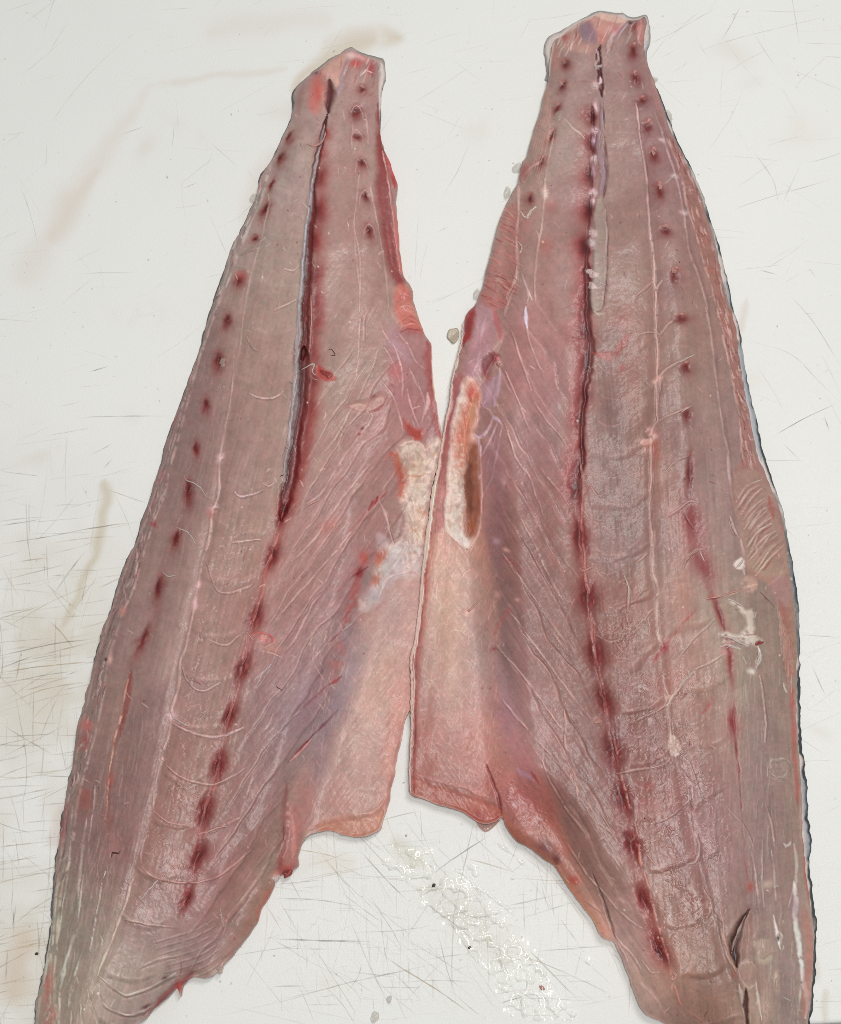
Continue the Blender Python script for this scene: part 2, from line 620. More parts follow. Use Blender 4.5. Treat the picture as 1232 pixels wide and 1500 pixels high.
def tissue(name, c, rough=.35, alpha=1.0, sss=.3, trans=0.0):
    m, nt, N, L, B = mat_new(name)
    geo = N.new('ShaderNodeNewGeometry')
    n = noise(nt, geo.outputs['Position'], 900, 3, .6)
    mx = N.new('ShaderNodeMix'); mx.data_type = 'RGBA'
    a = lin(c); b = lin([x * .86 for x in c])
    mx.inputs[6].default_value = (*a, 1); mx.inputs[7].default_value = (*b, 1)
    L.new(n, mx.inputs[0]); L.new(mx.outputs[2], B.inputs['Base Color'])
    B.inputs['Roughness'].default_value = rough
    B.inputs['Subsurface Weight'].default_value = sss
    B.inputs['Subsurface Radius'].default_value = (1, .7, .6); B.inputs['Subsurface Scale'].default_value = .002
    B.inputs['Alpha'].default_value = alpha
    bp = N.new('ShaderNodeBump'); bp.inputs['Strength'].default_value = .4; bp.inputs['Distance'].default_value = .0004
    L.new(noise(nt, geo.outputs['Position'], 1400, 3), bp.inputs['Height']); L.new(bp.outputs[0], B.inputs['Normal'])
    return m


M_WHITE = tissue("white_sinew", (206, 186, 178))
M_PINK = tissue("pink_tissue", (200, 148, 138))
M_PALE = tissue("pale_membrane", (196, 168, 156), alpha=.75)
M_RED = tissue("bloody_tissue", (150, 62, 58))
M_FAT = tissue("cream_fat", (190, 162, 148))
M_DARK = tissue("dark_fleck", (52, 34, 32), sss=0)

# ================================================================== LEFT FILLET
L_OUT = [(514,73),(500,79),(487,87),(473,97),(463,105),(450,114),(440,124),(433,135),(431,150),(430,165),(421,188),(408,215),(397,238),(384,255),(378,275),(374,292),(367,305),(361,322),(350,343),(342,360),(333,385),(322,418),(312,445),(302,478),(297,500),(290,522),(281,545),(274,565),(265,590),(254,620),(243,650),(236,680),(225,710),(219,735),(207,765),(200,795),(190,812),(180,835),(171,863),(163,890),(152,915),(146,940),(138,968),(131,1000),(123,1035),(115,1062),(111,1085),(107,1115),(101,1150),(96,1175),(91,1205),(86,1240),(82,1265),(80,1300),(77,1340),(72,1385),(65,1420),(58,1450),(53,1485),(51,1510),(50,1552),(110,1550),(160,1530),(190,1506),(210,1495),(224,1479),(248,1459),(259,1447),(264,1460),(268,1444),(282,1432),(300,1433),(313,1429),(326,1414),(340,1400),(364,1370),(376,1352),(384,1329),(400,1301),(400,1286),(415,1281),(429,1274),(437,1267),(437,1252),(441,1238),(445,1231),(452,1224),(464,1219),(490,1218),(498,1222),(515,1226),(532,1226),(549,1220),(559,1212),(560.5,1203),(566,1190),(571,1172),(573,1153),(578,1136),(580.5,1115),(588,1081),(593,1058),(601,1037),(602,1022),(601,992),(603,958),(609,949),(613,922),(616.5,882),(618,848),(620,818),(622,797),(628.5,742),(632.5,713),(639,690),(643.5,672),(648,643),(646,630),(640.5,598),(636,567),(633,535),(632,508),(629,500),(620,485),(613,464),(606,443),(602,420),(592,405),(587,374),(583,333),(580,297),(582,280),(581,267),(576,252),(571,238),(566,225),(560,212),(557,195),(555,165),(554.5,139),(554,105),(553,93),(543,85),(530,80),(521,76)]
LF = Fillet(L_OUT, (38, 60, 662, 1562), (163, 137, 126), 3, 5.2)
s = LF.sh
# thickness: loin thick, belly flap thin, edge of the loin steep
LF.thick([(600,640),(560,720),(535,850),(500,980),(455,1090),(425,1190),(430,1300),(620,1260),(680,900),(660,560),(620,480)], 1.6, 22, 45)
LF.thick([(440,60),(410,230),(380,330),(520,330),(600,330),(570,60)], 7.5, 16, 40)
LF.thick([(560,170),(585,330),(600,440),(570,430),(550,300)], 4.0, 8, 14)
LF.thick([(260,1480),(330,1410),(400,1290),(440,1240),(380,1240),(290,1400)], 7.0, 22, 30)
s.h += (fbm(s.U, s.V, 85, 21, 3) - .5) * 3.4
s.h += (fib(s.U, s.V, -.27, 1, 260, 34, 4) - .5) * 1.5
# broad colour of the flesh
n1 = fbm(s.U, s.V, 120, 31, 4)[..., None]
s.col += (lin((156,124,122)).astype(np.float32) - s.col) * sstep(.35, .75, n1) * .55
s.poly([(430,720),(560,560),(640,640),(600,860),(500,1000),(430,1110),(360,1290),(270,1330),(330,1130)], (158,121,120), .75, 60)
s.poly([(250,520),(340,470),(260,900),(150,1300),(80,1480),(60,1400),(110,1050)], (143,120,112), .6, 50)
s.poly([(140,1100),(250,1000),(200,1250),(120,1480),(85,1480),(100,1250)], (134,108,103), .6, 40)
s.poly([(330,380),(440,330),(420,640),(330,820),(310,700)], (160,133,122), .65, 45)
s.poly([(480,240),(555,240),(570,430),(520,600),(460,700),(470,420)], (160,130,121), .6, 36)
s.blob(505,170,28,60,0,(158,132,124),.5)
s.blob(425,250,26,60,15,(152,130,122),.5)
for (x, y, rx, ry, an, c, a) in [(230,1420,70,60,-30,(172,146,130),.55),(200,1330,40,70,15,(160,126,120),.4),(300,1330,70,60,-40,(168,130,122),.5),(260,1200,50,70,15,(170,136,126),.4),(280,1060,60,70,10,(166,133,124),.4),(330,900,50,80,15,(165,128,120),.4),(170,1250,50,90,12,(139,107,103),.5),(110,1380,26,120,8,(138,113,108),.5),(160,1080,40,80,12,(150,116,108),.4),(455,1020,40,70,25,(152,116,120),.5),(420,900,60,80,25,(158,124,122),.4),(560,620,40,60,0,(166,122,122),.5),(590,560,30,70,-8,(160,118,122),.45),(380,1180,50,80,25,(150,116,116),.45)]:
    s.blob(x, y, rx, ry, an, c, a)
# muscle fibre grain
up = sstep(0, 40, (s.U - np.interp(s.V, [100, 250, 500, 760, 900, 1060, 1200, 1330, 1500], [480, 466, 448, 415, 372, 338, 302, 266, 230])))
ga = fib(s.U, s.V, -.25, .97, 34, 2.4, 1) * .5 + fib(s.U, s.V, -.2, .98, 70, 5, 2) * .5
gb = fib(s.U, s.V, -.62, .78, 30, 2.3, 3) * .5 + fib(s.U, s.V, -.55, .83, 60, 5, 5) * .5
gr = ga * (1 - up) + gb * up
low = sstep(350, 800, s.V) * .6 + .4
s.col *= (1 + (gr - .5) * .21 * low)[..., None]
s.h += (gr - .5) * .14 * low
BELLY_L = [(615,840),(600,838),(572,848),(556,875),(531,893),(520,930),(503,980),(494,1040),(470,1085),(445,1120),(424,1170),(424,1215),(440,1262),(447,1232),(466,1222),(500,1226),(545,1224),(562,1212),(575,1160),(590,1080),(603,1040),(604,960),(616,900)]
wob = fbm(s.U, s.V, 60, 55, 3) - .5
offb = sstep(0, 30, -signed(s.U, s.V, spline(BELLY_L, 8, True), 40))
bl_x = np.interp(s.V, [100, 250, 500, 760, 900, 1060, 1200, 1330, 1500], [480, 466, 448, 415, 372, 338, 302, 266, 230])
lat_x = np.interp(s.V, [300, 450, 586, 723, 860, 969, 1066, 1188, 1315, 1430], [393, 359, 338, 319, 289, 264, 249, 225, 187, 142])
side = sstep(14, 34, s.U - bl_x)
LF.bands((s.U * .83 + s.V * .55 + wob * 22) / 31.0, side * offb * sstep(430, 620, s.V), .42, .13)
loin = sstep(-6, 10, s.U - lat_x) * sstep(-8, -26, s.U - bl_x)
xm = (bl_x + lat_x) / 2
LF.bands((s.V - 22 * (1 - ((s.U - xm) / 52) ** 2) + wob * 26) / 72.0 - .68, loin * (.3 + .7 * sstep(640, 900, s.V)), .55, .08)
s.h -= .8 * np.exp(-((s.U - lat_x) / 9) ** 2) * sstep(280, 420, s.V)
s.h += .8 * np.exp(-((s.U - (lat_x - 34)) / 20) ** 2) * sstep(380, 600, s.V)
# ---- belly flap
s.poly(BELLY_L, (188,148,134), .9, 26, lab=1)
s.blob(545,1000,36,130,12,(198,163,142),.75); s.blob(570,900,32,60,5,(172,142,134),.7); s.blob(575,1080,14,120,10,(200,140,124),.6)
s.blob(548,920,18,60,12,(186,152,140),.5)
for (x, y, rx, ry, an, c, a) in [(512,985,17,55,14,(164,146,150),.7),(494,1040,20,32,20,(150,130,136),.6),(474,1080,20,44,18,(160,134,136),.55),(466,1130,20,34,10,(154,126,132),.5),(505,930,20,34,15,(158,140,142),.5),(530,960,20,50,14,(166,146,144),.4),(450,1180,22,44,8,(172,118,114),.5),(500,1170,40,34,0,(198,142,130),.5)]:
    s.blob(x, y, rx, ry, an, c, a)
s.poly([(470,1205),(500,1196),(540,1198),(560,1185),(562,1206),(548,1222),(515,1228),(492,1221),(470,1222)], (194,136,112), .85, 14, h=-1.0)
s.line([(455,1216),(480,1200),(520,1196),(552,1186),(562,1172)], 7, (206,150,134), .35, h=.5)
s.line([(612,930),(604,1000),(596,1050),(582,1110),(574,1150),(564,1195)], 12, (192,126,114), .42, soft=1)
bm = s.sh if hasattr(s, 'sh') else None
fibres(s, lambda r: (r.uniform(455, 600), r.uniform(900, 1210)), 420, lambda x, y, r: ((.22, -.97) if r.random() < .7 else (.5, .86)), 20, 1.5, (222,186,166), .30, 5)
# fold and lobe under the flap
s.poly([(424,1180),(436,1186),(444,1210),(438,1240),(437,1266),(422,1276),(404,1282),(408,1262),(416,1235),(419,1205)], (184,128,122), .8, 14, h=1.4, lab=2)
s.line([(421,1146),(418,1175),(416,1215),(412,1240),(406,1270),(400,1296)], [5,9,10,9,7], (150,78,76), .5, soft=1, h=-.7)
s.line([(416,1200),(415,1232)], 4, (120,46,46), .5, h=-.3)
s.line([(428,1195),(432,1225),(428,1258)], 6, (214,156,146), .5, h=.6)
s.blob(418,1277,13,8,-30,(178,52,46),.85); s.blob(403,1285,6,9,20,(232,190,178),.9); s.blob(413,1262,5,18,15,(146,66,62),.5)
# edge of the lower belly wall
s.line([(262,1440),(330,1408),(372,1352),(398,1300)], 26, (176,136,120), .55, soft=1)
s.line([(400,1300),(384,1330),(376,1352)], 8, (188,112,100), .6)
s.blob(318,1424,14,10,-35,(196,168,150),.8, h=.5); s.blob(321,1420,5,4,0,(214,196,182),.8, h=.6)
# ---- silver midline, groove and blood
s.line([(482,118),(484,140),(480,165)], 13, (92,30,36), .95, h=-1.8, lab=3)
s.line([(478,168),(474,190),(470,210),(464,228),(460,255),(457,290),(456,330),(452,390),(449,440),(446,500),(445,525)], [5,6,8,9,10,10,12], (98,34,36), .95, h=-2.4, soft=.5, lab=3)
s.line([(446,510),(443,560),(438,610),(433,650),(427,690),(420,722),(412,764)], [12,14,14,13,15,17,8], (78,28,32), .95, h=-2.6, soft=.5, lab=3)
for (x, y, rx, ry, an) in [(476,196,8,14,15),(468,222,9,16,10),(469,258,11,24,6),(467,306,12,26,4),(464,352,11,26,0),(464,402,12,26,4),(462,440,12,24,0),(462,470,13,24,4),(458,512,11,32,6),(458,556,11,26,8),(454,596,13,30,8),(447,630,13,30,10),(441,666,12,28,12),(434,694,10,24,12),(424,735,11,26,16)]:
    s.blob(x, y, rx, ry, an, (118,36,34), .92, h=-.5, lab=3)
    s.blob(x - 3, y + 3, rx * .55, ry * .7, an, (84,20,24), .7)
    s.blob(x + 5, y, rx * 1.3, ry * 1.1, an, (156,66,62), .4)
for bi, (x, y, l, w, an) in enumerate([(414,752,26,9,20),(398,814,25,10,24),(374,902,26,11,22),(355,978,30,11,20),(337,1047,25,10,18),(320,1120,26,11,10),(300,1188,30,12,17),(290,1255,26,11,26),(272,1316,20,7,22)]):
    s.blob(x, y, w * 1.9, l * 1.35, an, (150,70,68), .6)
    s.blob(x, y, w * 1.1, l * 1.05, an, (112,18,24), .97, h=-1.2, lab=60 + bi)
    s.blob(x - 1, y, w * .42, l * .7, an, (60,12,16), .8, h=-.5)
    for q in range(7):
        a = math.radians(an); o = RND.uniform(-w * .6, w * .6); p = RND.uniform(-l * .6, l * .6)
        xx, yy = x + o * math.cos(a) - p * math.sin(a), y + o * math.sin(a) + p * math.cos(a)
        s.line([(xx - 4 * -math.sin(a), yy - 4 * math.cos(a)), (xx + 4 * -math.sin(a), yy + 4 * math.cos(a))], 1.5, (190,110,104), .5, h=.15, taper=4)
s.line([(414,752),(404,794),(389,836),(374,902),(355,978),(337,1047),(320,1122),(300,1188),(289,1254),(272,1316)], 11, (150,66,62), .35, soft=1, h=-.5)
s.line([(411,765),(404,794),(389,836),(383,872),(363,924),(359,950),(348,1006),(342,1030),(330,1071),(322,1096),(318,1144),(308,1165),(290,1216),(280,1280),(270,1316),(262,1358)], 3, (190,120,110), .5, h=.2, brk=.45)
# tendon strip
s.line([(476,180),(470,205),(464,228),(459,256),(454,292),(449,341),(446,388),(441,443),(437,498),(433,568),(430,609),(424,648),(419,684),(415,712)], [3,4,5,6,7,8,7,7,7,8,9,9,7,3], (150,134,132), .9, soft=.4, h=.7, lab=5)
s.line([(458,262),(453,300),(447,345),(443,395),(438,445),(434,500),(430,570),(427,612),(420,660)], 2.2, (196,182,188), .6, h=.2, brk=.35)
s.line([(452,330),(448,372),(445,420)], 2, (112,92,104), .6)
for k in range(26):
    t = RND.random(); y = 500 + t * 210; x = np.interp(y, [500,570,612,660,715], [436,432,428,421,414]) + RND.uniform(-5, 5)
    s.line([(x + 1.5, y - 12), (x, y), (x - 3, y + 12)], 1.3, RND.choice([(190,172,176),(104,80,88),(170,140,142)]), .6, h=.15, taper=8)
s.line([(455,430),(457,470),(452,520)], 2, (198,140,128), .6, h=.4)
# ---- tail end of the left fillet
s.poly([(463,106),(487,89),(508,80),(506,98),(496,128),(488,122),(478,112)], (204,164,150), .8, 14)
s.poly([(459,112),(474,110),(474,150),(462,168),(452,150)], (182,108,98), .8, 16); s.blob(466,138,6,14,0,(182,84,78),.7)
s.line([(511,88),(504,104),(499,122),(494,140)], 6, (156,136,144), .65, h=.3)
s.blob(523,94,11,8,-20,(186,84,82),.8); s.blob(545,98,7,12,10,(156,66,72),.8); s.blob(530,84,14,5,20,(214,160,158),.7); s.blob(515,82,9,7,0,(228,196,190),.8)
s.line([(528,110),(536,104),(543,92)], 3.5, (228,206,204), .8, h=.5); s.line([(534,102),(549,107)], 2.2, (228,196,190), .7, h=.3)
s.blob(464,106,7,5,-20,(84,48,58),.8); s.blob(516,120,14,14,0,(178,146,138),.5)
s.line([(446,125),(440,145),(438,168)], 9, (160,112,104), .5)
for q in range(30):
    x = RND.uniform(458, 552); y = RND.uniform(84, 126)
    s.line([(x - 3, y + RND.uniform(4, 11)), (x, y), (x + RND.uniform(0, 5), y - RND.uniform(4, 10))], RND.uniform(1.3, 2.4), RND.choice([(222,190,178),(206,160,148),(160,84,80),(180,126,120)]), .5, h=.25, taper=5)
# red band along the upper right edge
s.line([(553,150),(556,190),(559,230),(563,290),(570,345),(580,395),(592,424)], [4,10,16,20,22,22,14], (136,60,58), .9, soft=.8, h=-.8, lab=6)
s.line([(560,220),(568,262),(575,310),(580,350),(587,398)], 2.5, (206,160,152), .75, h=.6)
s.line([(566,228),(576,256),(579,275)], 9, (178,86,84), .8, h=.4); s.blob(577,265,6,14,-20,(160,62,62),.7)
s.line([(579,300),(582,340),(587,380),(596,408)], 7, (184,116,108), .8, h=.5, brk=.3)
s.line([(557,160),(556,180)], 4, (170,66,64), .8)
s.line([(566,212),(573,235)], 3, (226,190,180), .8)
s.line([(563,60),(563,62)], 1, (0,0,0), 0)
# pink rough clump
s.poly([(576,432),(588,418),(602,424),(606,446),(612,464),(620,486),(606,486),(590,478),(578,462)], (186,118,106), .9, 10, h=.8, lab=7)
for k in range(16):
    y = 424 + RND.uniform(0, 58); x0 = 576 + (y - 424) * .2 + RND.uniform(-2, 8); l = RND.uniform(10, 28)
    s.line([(x0, y + RND.uniform(2, 8)), (x0 + l * .5, y - RND.uniform(-2, 5)), (x0 + l, y + RND.uniform(0, 9))], RND.uniform(1.6, 3.4), RND.choice([(214,166,156),(206,150,140),(150,74,72),(170,100,94)]), .6, h=RND.uniform(-.2, .4), brk=.3)
s.blob(600,484,22,9,10,(160,78,78),.7); s.line([(580,492),(596,482),(618,484)], 3, (120,42,50), .6, brk=.3)
# purple belly skin below the clump
s.poly([(588,488),(616,488),(630,506),(636,560),(645,632),(600,640),(572,560),(566,500)], (166,120,122), .65, 20, lab=8)
s.line([(626,500),(629,535),(633,568),(640,610),(646,640)], 12, (158,82,80), .7, soft=.9)
s.line([(632,510),(633.5,540),(637,570),(642,604),(648,640)], 3, (226,190,174), .9, h=.8)
for (p, w, a) in [([(575,500),(586,530),(590,552),(589,580)],2.2,.7),([(562,508),(576,530),(586,560)],1.8,.6),([(556,470),(566,492),(580,510),(594,522)],2,.6),([(600,540),(612,566),(618,570)],2,.6),([(596,570),(604,600),(614,626)],2.4,.6),([(612,560),(622,590),(618,624)],1.8,.5),([(584,486),(600,510),(610,530),(622,540)],2.4,.5),([(560,560),(576,580),(586,610),(592,634)],2,.6),([(628,574),(629,590),(622,604)],6,.6)]:
    s.line(p, w, (214,176,176), a, h=.3, brk=.2)
s.poly([(566,500),(580,496),(600,520),(604,534),(592,530)], (182,150,158), .5, 12); s.blob(578,486,9,14,-25,(176,140,150),.6)
s.blob(578,545,12,16,0,(176,90,90),.5); s.blob(572,566,5,5,0,(130,50,52),.6)
# V of blood and cream fat patch
FAT_L = [(587,653),(599,646),(616,650),(625,661),(633,649),(645,644),(642,676),(632,712),(625,765),(621,800),(618,846),(607,837),(590,839),(569,848),(556,875),(531,894),(529,879),(546,860),(548,843),(556,824),(569,797),(579,797),(590,786),(596,763),(590,738),(586,727),(596,704),(594,689),(582,670)]
LF.keep = sstep(-3, 9, signed(s.X, s.Y, spline(FAT_L, 6, True), 12)) * .85
s.poly(FAT_L, (198,168,158), .75, 22, h=.8, lab=9)
s.poly(FAT_L, (222,196,182), .85, 16, brk=.46)
s.poly([(575,800),(618,800),(618,846),(590,842),(560,870),(532,892),(548,858)], (196,176,174), .7, 16, brk=.35)
for q in range(90):
    x = RND.uniform(545, 640); y = RND.uniform(650, 885)
    if inside(np.array([x]), np.array([y]), np.array(FAT_L, float))[0]:
        s.line([(x - RND.uniform(2, 9), y - RND.uniform(6, 16)), (x, y), (x + RND.uniform(-4, 4), y + RND.uniform(6, 16))], RND.uniform(1.5, 3.5), RND.choice([(228,206,194),(224,198,182),(190,150,132),(176,126,108)]), .55, h=.3)
s.blob(612,690,18,34,5,(212,180,152),.5); s.blob(600,830,20,20,0,(202,176,168),.7); s.blob(580,822,20,22,20,(198,180,178),.7); s.blob(548,872,16,14,-30,(190,172,172),.7); s.blob(612,770,10,40,5,(208,170,140),.4)
s.poly([(576,664),(586,668),(594,690),(597,708),(588,732),(582,726),(586,706),(582,690)], (172,84,62), .8, 14, h=-.4, brk=.3)
s.line([(594,696),(610,698),(622,696)], 4, (196,112,84), .5, brk=.3); s.line([(582,668),(572,664),(564,676)], 5, (180,92,78), .5, brk=.3)
s.poly([(591,613),(600,622),(610,630),(619,628),(617,644),(606,646),(597,632)], (166,66,54), .85, 9, h=-.5)
s.poly([(555,800),(566,806),(565,820),(553,830),(550,822)], (178,92,66), .75, 12); s.poly([(548,840),(556,844),(552,856),(543,856)], (182,100,76), .7, 12)
for q in range(70):
    x = RND.uniform(585, 640); y = RND.uniform(655, 840)
    s.blob(x, y, RND.uniform(1.5, 5), RND.uniform(1.5, 5), 0, RND.choice([(226,200,186),(190,140,108),(222,184,160),(184,150,140)]), .5, h=RND.uniform(-.2, .25))
s.line([(587,653),(599,647),(616,650),(624,660),(634,648)], 3, (224,196,186), .7, h=.5); s.line([(556,874),(569,848),(590,839),(607,837),(617,846)], 3.5, (220,190,180), .7, h=.5)
s.line([(590,738),(596,763),(590,786),(580,797)], 5, (206,186,180), .6, h=.3, brk=.3)
s.poly([(562,742),(586,730),(593,764),(586,786),(575,790),(566,760)], (158,126,118), .8, 8, h=-.3)
s.line([(556,735),(566,756),(572,778),(577,795)], 4, (206,178,176), .8, h=.5); s.line([(569,797),(576,792),(588,786)], 2.5, (210,180,170), .7, h=.3)
s.line([(567,752),(574,784),(579,796)], 1.8, (120,48,56), .7)
s.line([(569,797),(577,790)], 2.6, (90,30,34), .8)
s.poly([(552,782),(562,784),(570,796),(556,812),(550,800)], (188,168,168), .6, 8)
# blood network on the flap edge
s.line([(556,726),(548,738),(538,749)], 7, (142,44,50), .85, h=-.3, brk=.3); s.line([(568,720),(556,732)], 4, (150,60,62), .6)
s.line([(536,750),(524,766),(512,780),(506,788)], 3, (150,72,74), .6, brk=.2)
s.blob(533,816,9,14,10,(178,84,74),.8, brk=.3); s.blob(526,838,9,12,20,(136,34,44),.9)
s.line([(540,829),(528,838),(514,846),(500,862),(490,869)], 4, (120,40,46), .7)
s.line([(524,846),(519,870),(512,892),(505,912),(501,922)], [10,14,12,10,8], (168,94,88), .7, brk=.42, lab=10)
s.line([(501,924),(490,934),(480,942)], 3, (140,56,56), .6)
s.line([(497,935),(494,955),(490,975),(488,1000)], [14,24,20,10], (178,118,108), .5, brk=.4)
s.line([(502,990),(492,998),(481,1003)], 6, (160,60,62), .7, brk=.2); s.line([(481,1003),(462,1020),(440,1040)], 2.6, (146,76,76), .6)
s.line([(496,1040),(480,1056),(462,1074),(452,1084)], 4, (126,70,80), .7); s.line([(460,1075),(443,1094),(424,1115)], 4, (146,54,58), .85, h=-.4); s.line([(456,1083),(440,1101),(425,1115)], 2.6, (216,150,140), .8, h=.5, brk=.3); s.line([(462,1073),(448,1088)], 1.6, (70,34,40), .7)
s.poly([(535,838),(543,834),(546,850),(534,856),(530,846)], (150,124,118), .8, 6)
# fascia lines over the belly side
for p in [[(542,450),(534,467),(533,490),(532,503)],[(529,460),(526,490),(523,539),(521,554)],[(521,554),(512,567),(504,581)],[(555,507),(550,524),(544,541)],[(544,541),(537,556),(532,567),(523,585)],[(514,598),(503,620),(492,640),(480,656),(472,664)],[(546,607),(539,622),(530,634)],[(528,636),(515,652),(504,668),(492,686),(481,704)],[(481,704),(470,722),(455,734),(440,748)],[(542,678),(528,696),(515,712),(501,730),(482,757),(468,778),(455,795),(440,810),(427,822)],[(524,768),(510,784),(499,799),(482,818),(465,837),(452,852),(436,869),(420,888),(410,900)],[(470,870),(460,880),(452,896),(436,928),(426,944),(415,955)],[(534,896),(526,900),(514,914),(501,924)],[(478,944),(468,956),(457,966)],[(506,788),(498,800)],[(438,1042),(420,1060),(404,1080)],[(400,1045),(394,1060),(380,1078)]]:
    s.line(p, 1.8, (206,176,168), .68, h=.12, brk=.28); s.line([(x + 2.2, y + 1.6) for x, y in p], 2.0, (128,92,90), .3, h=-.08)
for p in [[(527,250),(521,300),(519,330),(526,370),(528,400),(527,470)],[(540,260),(548,300),(556,345),(563,382),(567,420),(569,452)],[(519,345),(522,378),(527,420)],[(556,440),(546,456),(540,470)],[(527,520),(524,540)],[(516,330),(520,345)],[(517,170),(515,220)],[(536,165),(540,210)]]:
    s.line(p, 1.8, (198,168,162), .55, h=.2, brk=.15)
fibres(s, lambda r: (lambda t: (430 + t * 120 + r.uniform(-50, 50), 980 - t * 400 + r.uniform(-80, 80)))(r.random()), 380, lambda x, y, r: (.5 + r.uniform(-.14, .14), -.84), 24, 1.4, (202,164,158), .26, 6)
fibres(s, lambda r: (r.uniform(330, 430), r.uniform(960, 1250)), 160, lambda x, y, r: (.3 + r.uniform(-.2, .2), -.92), 26, 1.4, (200,164,158), .25, 8)
# curved flap of flesh
s.poly([(509,594),(524,588),(540,586),(560,576),(568,584),(558,598),(541,604),(520,602)], (176,136,126), .55, 9, h=1.2)
s.line([(567,582),(563,592),(554,600),(541,604)], 3.2, (150,70,68), .75, h=-.7); s.line([(512,594),(526,592),(538,594)], 5, (196,164,150), .7, h=.5); s.blob(547,580,6,3,0,(140,70,72),.6)
s.blob(532,628,3,2.5,0,(110,30,36),.9); s.blob(527,636,3,2.5,0,(140,50,50),.8)
# ---- blood spots, two rows
SPOTS_L = [(530,131,7,9,0),(523,164,9,10,0),(523,199,7,7,0),(529,239,8,10,-20),(535,288,6,12,-22),(541,338,6,12,-18),
           (425,200,4,11,28),(411,232,4,11,28),(398,270,4,10,28),(388,307,5,13,26),(372,350,8,4,-25),(351,411,7,15,22),(332,470,6,13,14),(319,530,6,13,12),(302,593,6,11,6),(288,657,6,13,6),(276,722,6,17,10),(257,790,6,19,12),(232,862,5,24,17),(208,937,5,22,16)]
k0 = 20
for i, (x, y, rx, ry, an) in enumerate(SPOTS_L):
    edge = i >= 6; rx *= RND.uniform(.75, 1.25); ry *= RND.uniform(.8, 1.25); an += RND.uniform(-10, 10)
    s.blob(x + RND.uniform(-4, 4), y + RND.uniform(-6, 8), rx * .8, ry * .7, an + 30, (120,52,48), .6)
    s.blob(x + RND.uniform(-2, 2), y + ry * .35, rx * 2.0, ry * 1.7, an, (138,86,82), .6)
    s.blob(x, y, rx, ry, an, (118,36,34), .95, h=-.7, brk=.22, lab=k0 + i, thr=.35)
    s.blob(x, y - ry * .2, rx * .5, ry * .55, an, (86,24,26), .7)
    s.blob(x, y - ry * .9, rx * .9, 2.2, an, (166,108,98), .4, h=.2)
for (x, y) in [(523,164),(523,199),(529,239),(535,288),(541,338)]:
    s.line([(x - 9, y + 12), (x - 7, y - 2), (x, y - 10), (x + 7, y - 1), (x + 10, y + 12)], 1.6, (190,160,154), .5, h=.25, brk=.15)
s.blob(354,402,10,9,0,(168,90,82),.6)
# brown tendon line below the spot row
s.line([(192,982),(184,1015),(178,1050),(170,1078),(164,1110),(160,1150),(158,1188)], 5, (142,92,78), .75, h=-.3); s.line([(195,985),(188,1020),(182,1052),(174,1080)], 6, (140,62,62), .55)
s.line([(191,985),(182,1022),(176,1055),(168,1080),(163,1112),(159,1150),(157,1186)], 2.4, (214,176,154), .8, h=.4, brk=.45)
s.blob(164,1143,7,12,0,(166,92,84),.6); s.blob(158,1200,12,26,0,(164,104,98),.4)
s.blob(165,1243,17,24,10,(172,126,122),.5, h=.3, brk=.4); s.line([(150,1235),(158,1222),(172,1222),(180,1238),(172,1262),(156,1262)], 2.2, (190,152,144), .45, h=.2, brk=.5)
s.line([(163,1256),(165,1249),(173,1250),(176,1246)], 3, (64,18,24), .9, h=-.6)
s.line([(155,1276),(152,1285)], 3, (226,196,186), .8, h=.4)
# ---- lateral white line and muscle arcs on the loin
s.line([(396,290),(385,340),(377,369),(366,410),(359,449),(354,485),(350,515),(343,550),(338,586),(332,618),(322,670),(319,723),(313,741),(308,768),(304,798)], 2.2, (196,168,158), .6, h=.3, brk=.12)
s.line([(343,520),(341,560),(336,600)], 1.6, (196,166,156), .5, h=.2)
s.line([(330,662),(324,672),(322,684),(320,723),(314,741),(311,750),(307,783),(297,819),(289,860),(283,896),(272,949),(264,969),(262,1001),(253,1035),(250,1050),(249,1066),(237,1109)], 2.8, (212,184,176), .7, h=.4, brk=.3)
s.line([(237,1111),(230,1140),(225,1168),(225,1188)], 2, (206,176,168), .6, h=.3); s.line([(216,1213),(207,1247),(207,1268)], 2, (206,176,168), .6, h=.3); s.line([(200,1280),(191,1295),(187,1315),(176,1346),(162,1382),(152,1404),(142,1431)], 2.6, (208,182,170), .7, h=.4, brk=.2)
for (x, y, rx, ry) in [(323,672,6,9),(313,745,6,8),(289,858,5,7),(286,885,5,14),(253,1048,9,10),(240,1110,5,6)]:
    s.blob(x, y, rx, ry, 10, (222,192,188), .7, h=.4, brk=.35)
s.blob(309,752,7,10,0,(180,96,86),.4)
